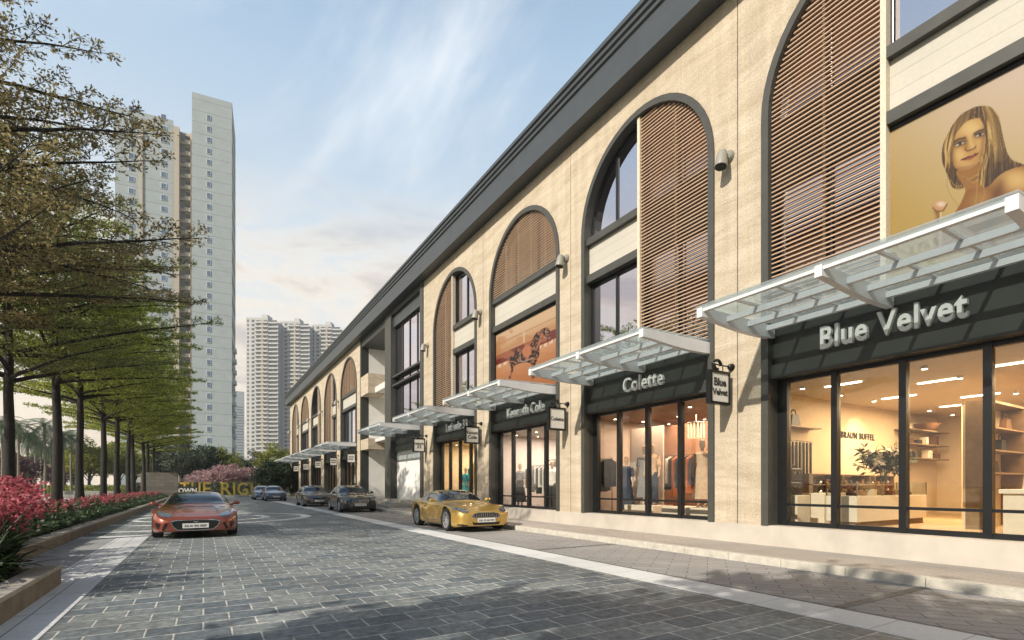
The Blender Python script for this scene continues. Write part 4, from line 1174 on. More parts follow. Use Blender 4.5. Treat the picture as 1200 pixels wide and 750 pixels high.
    # front locks over the face edges
    lock = inpoly(smooth_poly([(372,178),(322,208),(280,258),(262,330),(258,400),(268,470),(300,545),(262,560),(236,500),(212,440),(203,390),(214,318),(245,250),(290,180),(345,142)]), x, y) | inpoly(smooth_poly([(412,170),(440,230),(447,300),(440,370),(424,440),(402,520),(450,560),(520,470),(520,300),(500,170),(450,130)]), x, y)
    c_ = np.where((lock & hm)[..., None], hs, c_)
    c_ = line(c_, x, y, [(438, 215), (449, 300), (442, 370), (424, 445), (404, 520)], 2.5, hair_d, .55); c_ = line(c_, x, y, [(318, 216), (280, 262), (263, 335), (260, 405), (270, 470)], 2.5, hair_d, .5)
    c_ = line(c_, x, y, [(455, 200), (470, 290), (462, 380), (440, 460)], 4, hair_l, .55); c_ = line(c_, x, y, [(250, 300), (238, 370), (246, 450)], 3, hair_l, .5)
    c_ = line(c_, x, y, [(262, 540), (290, 572), (330, 562)], 2, hair_m, .8); c_ = line(c_, x, y, [(250, 520), (282, 556), (316, 552)], 1.6, hair_l, .7)
    for o_ in (0, 9, 20): c_ = line(c_, x, y, [(318+o_, 500+o_*.6), (356+o_, 516+o_), (408, 486+o_*1.5)], 2, hair_d if o_ % 2 else hair_l, .5)
    c_ = line(c_, x, y, [(236, 480), (232, 560), (262, 620), (300, 668)], 1.2, hair_m, .6)
    # glass perfume stopper
    c_ = line(c_, x, y, [(182, 900), (186, 720), (176, 690)], 13, (150, 98, 44), .9); c_ = line(c_, x, y, [(196, 900), (198, 700)], 4, (252, 226, 170), .9)
    c_ = lerp(c_, (214, 160, 104), soft(np.hypot((x-194)/42, (y-660)/30)-1, .1)); c_ = lerp(c_, (252, 228, 206), .8*soft(np.hypot((x-200)/24, (y-652)/14)-1, .2)); c_ = line(c_, x, y, [(155, 672), (176, 694), (212, 688), (234, 652)], 3, (96, 54, 22), .8)
    return c_
c = CB[0]
poster('portrait_billboard', c-HI+.01, c+.21, ZF1+.02, ZB0-.01, FX+.17, 300, 200, portrait, px_map(1060, 100, 4.686), 'large golden billboard of a long haired blonde woman over the nearest canopy')

def horse(x, y, YY, ZZ):
    c_ = np.zeros(x.shape+(3,)); c_[:] = (222, 172, 122)
    L1 = 570-.62*(x+40)                   # slanting lines rising to the right (shelf edge in perspective)
    d = y-(400-.47*(x-80))                # thin ceiling line
    c_ = lerp(c_, (236, 196, 150), soft(d, 14)); c_ = lerp(c_, (120, 70, 40), .9*soft(np.abs(d)-1.6, .8)*1)
    b0 = 480-.46*(x-80); b1 = b0+70
    c_ = lerp(c_, (198, 138, 84), soft(np.abs(y-b0+20)-18, 8)*.7)
    c_ = lerp(c_, (122, 38, 26), ((y > b0) & (y < b1)).astype(float)*.92)
    c_ = lerp(c_, (224, 160, 110), (y > b1).astype(float)); c_ = lerp(c_, (190, 112, 62), soft(-(y-b1-90), 30)*.8)
    c_ = lerp(c_, (248, 224, 196), ((y > b1) & (y < b1+24) & ((x % 42) < 24)).astype(float)*.8)
    c_ = lerp(c_, (206, 140, 88), .6*(vnoise(x, y, 60, 2) > .62))
    bl, br = (34, 20, 18), (176, 110, 70)
    H_ = [(392,300),(412,282),(440,272),(462,290),(470,330),(466,352),(452,372),(440,348),(424,332),(412,340),(402,372),(388,420),(388,468),(372,512),(358,548),(352,640),(330,640),(330,548),(290,530),(238,540),(208,556),(192,600),(176,645),(164,640),(182,582),(166,532),(160,500),(178,488),(208,468),(216,430),(232,426),(262,440),(290,412),(322,400),(332,372),(350,336),(372,308)]
    c_ = fill(c_, x, y, H_, bl)
    m = inpoly(smooth_poly(H_), x, y); n = vnoise(x, y, 9, 8)
    c_ = np.where((m & (n > .62))[..., None], np.array(br, float), c_)
    c_ = fill(c_, x, y, [(270,425),(300,404),(326,416),(328,458),(304,494),(276,486),(262,455)], (206, 128, 84))
    c_ = line(c_, x, y, [(235, 520), (280, 522), (330, 500)], 4, (220, 190, 170), .9); c_ = line(c_, x, y, [(245, 440), (250, 520)], 4, (200, 150, 110), .8)
    c_ = line(c_, x, y, [(405, 320), (388, 380), (372, 420)], 8, (206, 130, 90), .9)
    c_ = line(c_, x, y, [(430, 300), (455, 310)], 3, (200, 180, 170), .8); c_ = line(c_, x, y, [(425, 345), (460, 350)], 3, (200, 180, 170), .8)
    c_ = line(c_, x, y, [(275, 310), (275, 380)], 5, (240, 214, 176), .9)
    return c_
c = CB[2]
poster('horse_poster', c-HI+.01, c+HI-.01, ZF1+.02, ZB0-.01, FX+.17, 190, 120, horse, px_map(570, 340, 6.25), 'orange poster of a dark decorated horse figure under the louvred arch')
# ================================================================== trees and planting
M['bark'] = pbr('bark', (.02, .018, .015), .9, var=.45, scale=9, bump=.8, stretch=(3, 3, .6))
M['bark_pale'] = pbr('bark_pale', (.20, .17, .13), .9, var=.3, scale=6, bump=.5)
M['leaf_dark'] = pbr('leaf_dark', (.25, .28, .095), .5, var=.25, scale=.6, island=.5, transl=.55)
M['leaf_mid'] = pbr('leaf_mid', (.32, .36, .075), .5, var=.25, scale=.6, island=.55, transl=.6)
M['leaf_flare_tint'] = pbr('leaf_flare_tint', (.27, .225, .10), .5, var=.25, scale=.6, island=.5, transl=.55)  # warm glow of the sun flare mixed into the leaf colour
M['leaf_yel'] = pbr('leaf_yellow_green', (.22, .235, .03), .5, var=.25, scale=.5, island=.45, transl=.4)
M['leaf_deep'] = pbr('leaf_deep', (.042, .072, .028), .5, var=.3, scale=.5, island=.5, transl=.25)
M['leaf_grey'] = pbr('leaf_grey_green', (.085, .105, .06), .6, var=.25, scale=.5, island=.4, transl=.3)
M['leaf_plum'] = pbr('leaf_plum', (.12, .05, .065), .5, var=.25, scale=.5, island=.4, transl=.3)
M['blossom'] = pbr('blossom_pale_pink', (.42, .27, .27), .7, var=.2, scale=.8, island=.35, transl=.35)
M['flower'] = pbr('flower_pink', (.50, .125, .155), .6, var=.3, scale=1.2, island=.5, transl=.4)
M['palm'] = pbr('palm_leaf', (.10, .15, .075), .5, var=.2, island=.3, transl=.3)

def tiered_tree(name, seed, H=12.6, z0=5.4, Rm=4.9, leafm='leaf_dark', leaf=.105, dens=1.0, label='', rise=.34):
    rng = np.random.default_rng(seed); rnd = random.Random(seed)
    t = thing(name, (0, 0, 0), label, 'tree', 'tiered trees planted in a row along the road')
    w = MB()
    tr = []; rad = []
    wx = wy = 0
    for i in range(13):
        s = i/12; wx += rnd.uniform(-.05, .05); wy += rnd.uniform(-.05, .05)
        tr.append((wx, wy, -.1+s*(H+.1))); rad.append(.165*(1-s)**.75+.018+(.07 if i == 0 else 0))
    w.tube(tr, rad, 10)
    def at(z):
        s = max(0, min(1, z/H))*12; i = min(11, int(s)); f = s-i
        return tuple(tr[i][k]*(1-f)+tr[i+1][k]*f for k in range(3))
    P = []; D = []
    z = z0; az0 = 0
    while z < H-.15:
        fr = (z-z0)/(H-z0)
        Rt = Rm*((1-fr**2.2)**.8)*(.9 if fr < .05 else 1)+.5
        nb = 6 if fr < .75 else 4
        az0 += .6
        for b in range(nb):
            az = az0+2*PI*b/nb+rnd.uniform(-.25, .25); Rb = Rt*rnd.uniform(.78, 1.12)
            zz = z+rnd.uniform(-.22, .22); base = at(zz)
            curve = rnd.uniform(-.12, .12); up = rise*rnd.uniform(.45, 1.45)
            pts = []; n = 9
            for i in range(n+1):
                r = Rb*i/n; a = az+curve*i/n
                pts.append((base[0]+r*math.cos(a), base[1]+r*math.sin(a), base[2]+up*r-.018*r*r+rnd.uniform(-.03, .03)))
            w.tube(pts, [(.016+.011*Rb)*(1-i/n)+.006 for i in range(n+1)], 5, cap=False)
            # flat herringbone of twigs
            r = Rb*.16; side = 1
            while r < Rb:
                f = r/Rb*n; i = min(n-1, int(f)); q = f-i
                o = np.array([pts[i][k]*(1-q)+pts[i+1][k]*q for k in range(3)])
                ln = min(1.75, (Rb-r)*.42+.38)*rnd.uniform(.7, 1.15)
                a = az+side*R(rnd.uniform(32, 58)); d = np.array([math.cos(a), math.sin(a), up*.75+rnd.uniform(-.08, .12)])
                e = o+d*ln
                w.tube([o, o+d*ln*.55+np.array([0, 0, .02]), e], [.011, .007, .003], 3, cap=False)
                m = max(3, int(ln/.10*dens))
                ss = (np.arange(m)+.5)/m
                k = 5
                pp = (o+np.outer(np.repeat(ss, k), d*ln))+rng.normal(size=(m*k, 3))*np.array([.05, .05, .035])
                P.append(pp); D.append(np.repeat(d[None]*.6, m*k, 0))
                # secondary twigs
                for s2 in (-1, 1):
                    for q2 in (.35, .68):
                        o2 = o+d*ln*q2; a2 = a+s2*R(rnd.uniform(30, 60)); l2 = ln*(1.05-q2)*.6
                        d2 = np.array([math.cos(a2), math.sin(a2), up*.6+rnd.uniform(-.1, .15)]); m2 = max(2, int(l2/.11*dens))
                        w.tube([o2, o2+d2*l2], [.006, .003], 3, cap=False)
                        ss = (np.arange(m2)+.6)/m2
                        pp = (o2+np.outer(np.repeat(ss, 4), d2*l2))+rng.normal(size=(m2*4, 3))*np.array([.05, .05, .035])
                        P.append(pp); D.append(np.repeat(d2[None]*.6, m2*4, 0))
                r += rnd.uniform(.24, .38); side = -side
        z += .95*rnd.uniform(.85, 1.15)
    w.build('trunk', M['bark'], t, smooth=True, fixn=False)
    P = np.concatenate(P); D = np.concatenate(D)
    np_quads('crown', leaf_quads(rng, P, leaf, leaf*.46, up=.55, dirs=D), M[leafm], t)
    return t

def place(src, loc, rz, label=None, sc_=1.0, first=False, group=None):
    o = src if first else copy_tree(src)
    o.location = loc; o.rotation_euler = (0, 0, rz); o.scale = (sc_, sc_, sc_)
    if label: o['label'] = label
    if group: o['group'] = group
    return o

TV = -5.0
ta = tiered_tree('street_tree', 11, leafm='leaf_dark', H=14.2, Rm=5.5, leaf=.10, rise=.36)
tb = tiered_tree('street_tree', 23, leafm='leaf_mid', H=12.6, Rm=4.15, leaf=.12)
tcx = tiered_tree('street_tree', 37, leafm='leaf_mid', H=12.6, Rm=4.2, leaf=.13, dens=.8)
ROW = 'dark trunked tiered tree further along the planter row, beyond the two thick near trunks'
place(ta, (TV, 21.1, .2), 1.9, 'tiered tree with the thickest dark trunk, at the left edge behind the pink flowers', sc_=.84, first=True)
place(tb, (TV, 26.5, .2), .4, 'tiered tree with a mossy dark green trunk, second trunk from the left edge', first=True)
place(ta, (TV-.5, 15.8, .2), 3.9, 'nearest tiered tree, only its glow tinted upper branches reach into the top left corner', sc_=.93)
near_ = [o for o in bpy.data.objects if o.get('label', '').startswith('nearest tiered tree')][0]
for o in near_.children:
    if o.name.startswith('crown'): o.material_slots[0].link = 'OBJECT'; o.material_slots[0].material = M['leaf_flare_tint']
place(tcx, (TV, 31.3, .2), 2.0, ROW, first=True)
for i, u in enumerate((37.2, 42.8, 48.6, 54.5, 60.5, 66.5, 72.5)):
    place((tb, tcx, tb, tcx, tb, tcx, tb)[i], (TV+random.uniform(-.2, .2), u, .2), 1.3*i+.7, ROW, sc_=random.uniform(.96, 1.04))

def leafy_tree(name, seed, H, W, leafm, label, clumps=46, per=150, leaf=.34, trunk=.22, crown_base=.28, group='trees at the street end', barkm='bark', cat='tree'):
    rng = np.random.default_rng(seed); rnd = random.Random(seed)
    t = thing(name, (0, 0, 0), label, cat, group)
    w = MB(); zc = H*(crown_base+1)/2; rz_ = H*(1-crown_base)/2
    w.tube([(0, 0, -.1), (.05, 0, H*.2), (0, .06, H*.45), (0, 0, H*.75)], [trunk*1.25, trunk, trunk*.75, trunk*.25], 9)
    P = []
    for c in range(clumps):
        d = rng.normal(size=3); d /= np.linalg.norm(d); rr = .45+.5*rng.random()
        p = np.array([d[0]*W/2*rr, d[1]*W/2*rr, zc+d[2]*rz_*rr*(1 if d[2] > 0 else .8)])
        k = W*.11*(.6+.8*rng.random())
        if c % 3 == 0: w.tube([(0, 0, H*(.2+.3*rng.random())), tuple(p*np.array([.5, .5, .85])), tuple(p)], [trunk*.35, trunk*.2, .02], 5, cap=False)
        q = rng.normal(size=(per, 3)); q /= np.linalg.norm(q, axis=1)[:, None]; q *= (rng.random((per, 1))**.45)
        P.append(p+q*np.array([k*1.25, k*1.25, k*.8]))
    w.build('trunk', M[barkm], t, smooth=True, fixn=False)
    P = np.concatenate(P)
    np_quads('crown', leaf_quads(rng, P, leaf, leaf*.6, up=.3), M[leafm], t)
    return t
def at_px(x, Z):
    X = (x-600)/600*Z; ca, sa = .8563, .5165
    return (Z*sa+X*ca, Z*ca-X*sa)
used = set()
G1 = leafy_tree('broadleaf_tree', 1, 9, 7, 'leaf_mid', 'x'); G2 = leafy_tree('broadleaf_tree', 2, 9, 7.5, 'leaf_yel', 'x', clumps=52)
G3 = leafy_tree('broadleaf_tree', 3, 10, 8, 'leaf_grey', 'x'); G4 = leafy_tree('broadleaf_tree', 4, 9, 8, 'leaf_deep', 'x', clumps=52)
B1 = leafy_tree('blossom_tree', 5, 5.2, 6.5, 'blossom', 'x', clumps=46, per=120, leaf=.26, crown_base=.2, trunk=.14); 
SH = leafy_tree('large_shrub', 6, 5.4, 6.2, 'leaf_deep', 'x', clumps=70, per=150, leaf=.24, crown_base=-.02, trunk=.14, cat='shrub')
PL = leafy_tree('plum_tree', 8, 5, 5.5, 'leaf_plum', 'x', clumps=36, per=120, leaf=.26, crown_base=.3, trunk=.13)
def put(src, x, Z, label, s=1.0, rz=None, group='trees at the street end', z=0):
    f = src not in used; used.add(src)
    v, u = at_px(x, Z)
    return place(src, (v, u, z), random.uniform(0, 6) if rz is None else rz, label, s, first=f, group=group)
put(SH, 327, 66, 'big dark rounded shrub at the far corner of the arcade, hiding the last golden letter', 1.0)
put(B1, 262, 78, 'pale pink blossoming tree right above the golden letters R and I', 1.0); put(B1, 290, 82, 'pale pink blossoming tree behind the golden letter G', .95)
put(B1, 240, 86, 'pale pink blossoming tree left of the others, above the roof of the orange car', .9)
put(G2, 262, 98, 'bright yellow green tree behind the blossoms, below the pale tower', .95); put(G3, 300, 112, 'grey green tree between the two bright ones, below the distant twin towers', .95)
put(G2, 322, 96, 'bright yellow green tree against the end of the arcade', 1.02); put(G4, 236, 95, 'dark green tree behind the stone wall, below the recess of the pale tower', 1.05)
put(G3, 214, 90, 'grey green tree above the stone block wall', 1.0); put(G4, 195, 98, 'dark green tree behind the far end of the tiered tree row', 1.0)
put(G1, 280, 120, 'mid green tree far back between the blossoms and the towers', .95); put(G4, 340, 120, 'dark tree seen over the far corner of the arcade', .9)
for (x_, y_, s_) in ((-8.0, -1.9, 1.15), (-6.2, -8.5, 1.15), (-11.2, -4.6, 1.25), (-5.7, -5.0, 1.0), (-5.6, -1.4, .72)):
    place(G4, (x_, y_, 0), 1.0, 'dense dark tree standing beside the camera outside the picture, its shadow falls on the setts', s_, group='trees beside the camera')
BG = 'leafy background tree of the park beyond the plaza, seen between the trunks'
for (x, Z, s, src) in ((105, 75, .9, G2), (122, 82, 1.0, G1), (140, 86, .95, G2), (158, 92, 1.0, G1), (176, 100, 1.05, G3), (86, 95, 1.0, G1), (62, 102, 1.0, G3), (36, 105, 1.0, G1), (8, 100, .95, G2), (-20, 100, 1.0, G1), (-50, 100, 1.0, G3), (76, 115, 1.1, G2)):
    put(src, x, Z, BG, s, group='trees beyond the plaza')
put(PL, 28, 66, 'plum coloured small tree left of the palms', 1.0, group='trees beyond the plaza'); put(PL, 2, 60, 'plum coloured small tree at the left edge behind the nearest trunk', 1.1, group='trees beyond the plaza'); put(PL, 66, 84, 'plum coloured small tree among the palm trunks', 1.0, group='trees beyond the plaza')

def palm(seed, H):
    rng = np.random.default_rng(seed); rnd = random.Random(seed)
    t = thing('palm_tree', (0, 0, 0), 'tall palm with a pale slim trunk standing on the plaza behind the tree row', 'palm', 'palms on the plaza')
    w = MB(); w.tube([(0, 0, -.1), (.03, 0, .4), (.08, .03, H*.5), (0, 0, H-.4), (0, 0, H)], [.2, .15, .12, .11, .09], 9); w.build('trunk', M['bark_pale'], t, smooth=True)
    Q = []
    for k in range(26):
        az = 2.4*k; el = R(72-100*(k/26)); L_ = 2.5*rnd.uniform(.85, 1.1); p = np.array([0, 0, H]); n = 12
        for i in range(n):
            d = np.array([math.cos(az)*math.cos(el), math.sin(az)*math.cos(el), math.sin(el)]); e = p+d*L_/n
            sd = np.array([-math.sin(az), math.cos(az), 0]); ll = .55*math.sin(PI*(i+1.2)/(n+1.5))
            for s in (-1, 1):
                for h in (.0, .5):
                    b = p+(e-p)*h; tip = b+(sd*s*.8+d*.55+np.array([0, 0, -.22]))*ll
                    wv = d*.035
                    Q.append([b-wv, b+wv, tip+wv*.3, tip-wv*.3])
            Q.append([p-sd*.018, p+sd*.018, e+sd*.015, e-sd*.015])
            p = e; el -= R(9)
    np_quads('fronds', np.array(Q), M['palm'], t)
    return t
pa, pb = palm(3, 8.2), palm(4, 7.2)
for i, (x, Z, s) in enumerate(((52, 58, 1.0), (74, 60, 1.0), (42, 66, .9), (33, 62, 1.0), (22, 56, .95), (48, 74, 1.0), (2, 56, 1.0), (-16, 52, .9), (84, 72, 1.0), (60, 84, 1.0))):
    v, u = at_px(x, Z); src = (pa, pb)[i % 2]
    place(src, (v, u, 0), i*1.1, None, s, first=i < 2)

# ---- flower beds and low shrubs
rng = np.random.default_rng(77)
def bed_leaves(name, boxes, n, leaf, width, m, up=.5, z0=.2):
    P = []
    for (x0, x1, y0, y1, h, dens) in boxes:
        k = int(n*dens)
        p = np.stack([rng.uniform(x0, x1, k), rng.uniform(y0, y1, k), np.zeros(k)], 1)
        hh = h*(.72+.4*np.array([mnoise.noise(Vector((a*1.3, b*1.3, 3.0))) for a, b in p[:, :2]]))
        p[:, 2] = z0+hh*rng.random(k)**.5
        P.append(p)
    P = np.concatenate(P)
    return tag(np_quads(name, leaf_quads(rng, P, leaf, width, up=up), m), kind='stuff')
bed_leaves('low_green_shrubs', [(-2.95, -2.02, 2, 9.0, .34, 1.0), (-3.75, -3.02, 9.6, 30, .42, 2.0), (-3.75, -3.02, 30, 72, .42, 1.3)], 9000, .13, .045, M['leaf_deep'])
bed_leaves('flower_foliage', [(-6.0, -2.9, 1, 9.0, .55, 1.2), (-4.9, -3.7, 9.6, 30, .62, 1.9), (-4.9, -3.7, 30, 72, .60, 1.5)], 7000, .24, .06, M['leaf_deep'], up=.15)
def flower_mass(name, stems, m, sz=.06):
    P = []
    for (x, y, z, h) in stems:
        k = 26
        q = np.stack([rng.normal(0, .055, k), rng.normal(0, .055, k), rng.random(k)*.30], 1); q[:, :2] *= (1.15-q[:, 2:]/.34)
        P.append(np.array([x, y, z+h-.26])+q)
    P = np.concatenate(P)
    return tag(np_quads(name, leaf_quads(rng, P, sz, sz*.62, up=0), m), kind='stuff')
st = []
for y0, y1, n, x0, x1, h in ((10.5, 20, 230, -5.0, -3.6, .66), (20, 40, 340, -5.0, -3.6, .62), (40, 72, 340, -5.0, -3.6, .60), (3, 9.0, 260, -6.0, -3.1, .80)):
    for i in range(n): 
        x, y = rng.uniform(x0, x1), rng.uniform(y0, y1)
        st.append((x, y, .2, h*(.62+.55*rng.random())))
flower_mass('pink_flowers', st, M['flower'])
def flower_plant(seed):
    rg = np.random.default_rng(seed); t = thing('flowering_plant', (0, 0, 0), 'x', 'plant', 'flowering plants at the near planter corner')
    w = MB(); FP = []; LP = []; LD = []
    for i in range(11):
        a = rg.random()*2*PI; r = .12+.30*rg.random(); h = .55+.42*rg.random(); e = np.array([r*math.cos(a), r*math.sin(a), h])
        w.tube([(0, 0, 0), (e[0]*.4, e[1]*.4, h*.6), tuple(e)], [.012, .008, .005], 5)
        k = 46; q = np.stack([rg.normal(0, .05, k), rg.normal(0, .05, k), rg.random(k)*.28-.12], 1); FP.append(e+q)
    w.build('stems', M['leaf_deep'], t, fixn=False)
    for i in range(44):
        a = rg.random()*2*PI; el = R(15+60*rg.random()); 
        LP.append([.05*math.cos(a), .05*math.sin(a), .05+.3*rg.random()]); LD.append([math.cos(a)*math.cos(el), math.sin(a)*math.cos(el), math.sin(el)])
    Q = []
    for p, d in zip(np.array(LP), np.array(LD)):     # arching strap leaves
        L_ = .38+.28*rg.random(); sd = np.cross(d, [0, 0, 1]); sd /= np.linalg.norm(sd)+1e-6; prev = p; n = 5
        for i in range(n):
            f0, f1 = i/n, (i+1)/n; nx = p+d*L_*f1+np.array([0, 0, -.32*L_*f1*f1]); w0, w1 = .035*math.sin(PI*(f0*.9+.08)), .035*math.sin(PI*(f1*.9+.08))
            Q.append([prev-sd*w0, prev+sd*w0, nx+sd*w1, nx-sd*w1]); prev = nx
    np_quads('foliage', np.array(Q), M['leaf_deep'], t)
    FP = np.concatenate(FP); np_quads('blossoms', leaf_quads(rg, FP, .062, .04, up=0), M['flower'], t)
    return t
fa, fb_ = flower_plant(1), flower_plant(2)
FL = 'pink flowering plant with arching strap leaves, one of the clump at the near planter corner'
spots = [(-2.12, 8.75), (-2.4, 9.0), (-3.08, 9.95), (-3.2, 10.6), (-3.06, 11.3), (-3.55, 10.1), (-3.6, 11.0), (-3.12, 12.2), (-3.5, 12.0), (-3.1, 13.2), (-2.7, 8.9), (-3.6, 13.1), (-2.2, 8.2)]
for i, (x, y) in enumerate(spots): place((fa, fb_)[i % 2], (x, y, .2), i*1.7, FL, 1.12+.11*(i % 3), first=i < 2)
# ================================================================== cars
def carpaint(name, col, metal=.45):
    m, nt, out = newmat(name); b = nt.nodes.new('ShaderNodeBsdfPrincipled')
    b.inputs['Base Color'].default_value = (*col, 1); b.inputs['Metallic'].default_value = metal; b.inputs['Roughness'].default_value = .32
    b.inputs['Coat Weight'].default_value = 1; b.inputs['Coat Roughness'].default_value = .03
    n = nt.nodes.new('ShaderNodeTexNoise'); n.inputs['Scale'].default_value = 900
    bp = nt.nodes.new('ShaderNodeBump'); bp.inputs['Strength'].default_value = .02; bp.inputs['Distance'].default_value = .001
    nt.links.new(n.outputs[0], bp.inputs['Height']); nt.links.new(bp.outputs[0], b.inputs['Normal'])
    nt.links.new(b.outputs[0], out.inputs[0]); return m
M['car_glass'] = pbr('car_glass', (.012, .016, .022), .03, spec=.9, var=.02, coat=1)
M['lamp_glass'] = pbr('headlamp_glass', (.16, .18, .20), .08, metal=.5, var=.5, scale=30, coat=1)
M['tyre'] = pbr('tyre_rubber', (.018, .018, .018), .85, var=.2)
M['rim'] = pbr('alloy_rim', (.62, .63, .64), .3, metal=.6, var=.05)
M['blackgloss'] = pbr('black_trim', (.01, .01, .011), .3, var=.05)
M['plate'] = pbr('number_plate', (.70, .71, .68), .4, var=.03)
M['redlamp'] = pbr('tail_lamp', (.25, .01, .01), .15, coat=1)

def interp(tab, y):
    xs = [p[0] for p in tab]; vs = [p[1] for p in tab]; n = len(xs)
    if y <= xs[0]: return vs[0]
    if y >= xs[-1]: return vs[-1]
    i = max(k for k in range(n) if xs[k] <= y); i = min(i, n-2)
    h = xs[i+1]-xs[i]; t = (y-xs[i])/h
    d = [(vs[k+1]-vs[k])/(xs[k+1]-xs[k]) for k in range(n-1)]
    def m(k):
        if k == 0: return d[0]
        if k == n-1: return d[-1]
        return 0 if d[k-1]*d[k] <= 0 else 2*d[k-1]*d[k]/(d[k-1]+d[k])
    a, b = m(i)*h, m(i+1)*h
    return (2*t**3-3*t*t+1)*vs[i]+(t**3-2*t*t+t)*a+(-2*t**3+3*t*t)*vs[i+1]+(t**3-t*t)*b

def catmull(P, k=3):
    out = []
    for i in range(len(P)-1):
        p0, p1, p2, p3 = P[max(i-1, 0)], P[i], P[i+1], P[min(i+2, len(P)-1)]
        for s in range(k):
            t = s/k
            out.append(tuple(.5*(2*p1[j]+(p2[j]-p0[j])*t+(2*p0[j]-5*p1[j]+4*p2[j]-p3[j])*t*t+(-p0[j]+3*p1[j]-3*p2[j]+p3[j])*t**3) for j in range(2)))
    out.append(tuple(P[-1])); return out

def make_car(name, label, s, loc, rz=0, paint=None, plate='KA 01 RH 3007', rim_n=7):
    t = thing(name, (0, 0, 0), label, 'car', 'cars on the street')
    L_ = s['L']; hw = s['hw']; r = s['r']; ya, yb = s['axles']
    zc = lambda y: interp(s['zc'], y); zs = lambda y: interp(s['zs'], y); wf = lambda y: interp(s['w'], y)*hw; zl0 = lambda y: interp(s['zl'], y)
    ra = r+.055
    def zlow(y):
        z = zl0(y)
        for yw in (ya, yb):
            if abs(y-yw) < ra: z = max(z, r+math.sqrt(ra*ra-(y-yw)**2))
        return z
    ys = sorted(set([0, .012, .03, .06, .1, .15]+[.2+(L_-.4)*i/84 for i in range(85)]+[yw+q*ra for yw in (ya, yb) for q in (-1, -.999, -.96, -.88, -.75, .75, .88, .96, .999, 1)]+[L_-.15, L_-.1, L_-.06, L_-.03, L_-.012, L_]))
    secs = []
    for y in ys:
        w, a, c, l = wf(y), zs(y), max(zc(y), zs(y)+.02), zlow(y)
        g = min(1, max(0, (c-a-.10)/.22)); g = g*g*(3-2*g)
        fl = 1+.022*sum(math.exp(-((y-yw)/.42)**2) for yw in (ya, yb))
        side = [(w*.93*fl, l), (w*.985*fl, l+.10*(a-l)), (w*1.0*fl, l+.45*(a-l)), (w*.992*fl, l+.74*(a-l)), (w*.965, l+.93*(a-l)), (w*.92, a+.012)]
        hood = [(w*.92*(1-q), a+.012+(c-a-.012)*(1-(1-q)**2.4)) for q in (.12, .3, .52, .76, 1.0)]
        gh = [(w*.875, a+.06), (w*s.get('tum', .72)+.012, a+.62*(c-a)), (w*s.get('rw', .62), c-.055), (w*.40, c-.012), (0, c)]
        P = side+[tuple(hood[k][j]*(1-g)+gh[k][j]*g for j in (0, 1)) for k in range(5)]
        secs.append([(p[0], y, p[1]) for p in catmull(P, 3)])
    m = MB(); n = len(secs[0]); V = []; F = []
    for sec in secs:
        V += [(p[0], p[1], p[2]) for p in sec]+[(-p[0], p[1], p[2]) for p in sec[::-1][1:]]
    N = 2*n-1
    for i in range(len(secs)-1):
        for k in range(N-1): F.append((i*N+k, i*N+k+1, (i+1)*N+k+1, (i+1)*N+k))
    F.append(tuple(range(N))); F.append(tuple((len(secs)-1)*N+k for k in range(N)))
    m.add(V, F); body = m.build('body', paint, t, smooth=True)
    bvh = BVHTree.FromPolygons([Vector(v) for v in V], F)
    def hit(kind, a, b):
        o, d = {'front': (Vector((a, -3, b)), Vector((0, 1, 0))), 'rear': (Vector((a, L_+3, b)), Vector((0, -1, 0))),
                'L': (Vector((-3, a, b)), Vector((1, 0, 0))), 'R': (Vector((3, a, b)), Vector((-1, 0, 0))), 'top': (Vector((a, b, 4)), Vector((0, 0, -1)))}[kind]
        h = bvh.ray_cast(o, d)
        if h[0] is None: return None
        nn = h[1]; nn = -nn if nn.dot(d) > 0 else nn
        return h[0]+nn*.007
    def decal(nm, kind, P, mat_, step=.018, parent=None, mb=None, lift=0):
        P = [tuple(p) for p in P]
        a0, a1 = min(p[0] for p in P), max(p[0] for p in P); b0, b1 = min(p[1] for p in P), max(p[1] for p in P)
        na, nb = max(2, int((a1-a0)/step)), max(2, int((b1-b0)/step)); A = np.linspace(a0, a1, na+1); B = np.linspace(b0, b1, nb+1)
        ca, cb = np.meshgrid((A[:-1]+A[1:])/2, (B[:-1]+B[1:])/2, indexing='ij'); ins = inpoly(P, ca, cb)
        own = mb is None; mb = mb or MB(); idx = {}; V = []; F = []
        def vid(i, j):
            if (i, j) not in idx:
                h = hit(kind, A[i], B[j]); idx[(i, j)] = None if h is None else len(V)
                if h is not None: V.append(h)
            return idx[(i, j)]
        for i in range(na):
            for j in range(nb):
                if ins[i, j]:
                    q = [vid(i, j), vid(i+1, j), vid(i+1, j+1), vid(i, j+1)]
                    if None not in q and max((V[q[0]]-V[q[2]]).length, (V[q[1]]-V[q[3]]).length) < step*9: F.append(tuple(q))
        mb.add(V, F)
        return mb.build(nm, mat_, parent or t, smooth=True, fixn=True) if own else None
    def line_d(kind, pts, w, mb):
        for (a, b), (c, d) in zip(pts[:-1], pts[1:]):
            k = max(1, int(math.hypot(c-a, d-b)/.04))
            l = math.hypot(c-a, d-b)+1e-9; na, nb = -(d-b)/l*w/2, (c-a)/l*w/2; prev = None
            for i in range(k+1):
                f = i/k; p = (a+(c-a)*f, b+(d-b)*f); h0, h1 = hit(kind, p[0]+na, p[1]+nb), hit(kind, p[0]-na, p[1]-nb)
                if prev and h0 and h1: mb.add([prev[0], prev[1], h1, h0], [(0, 1, 2, 3)])
                prev = (h0, h1) if h0 and h1 else None
    mir = lambda P: [(-p[0], p[1]) for p in P]
    # glazing
    yc = s['cowl']; wb = wf(yc)
    zb_, zt_ = zc(yc)+.035, s['H']-.045
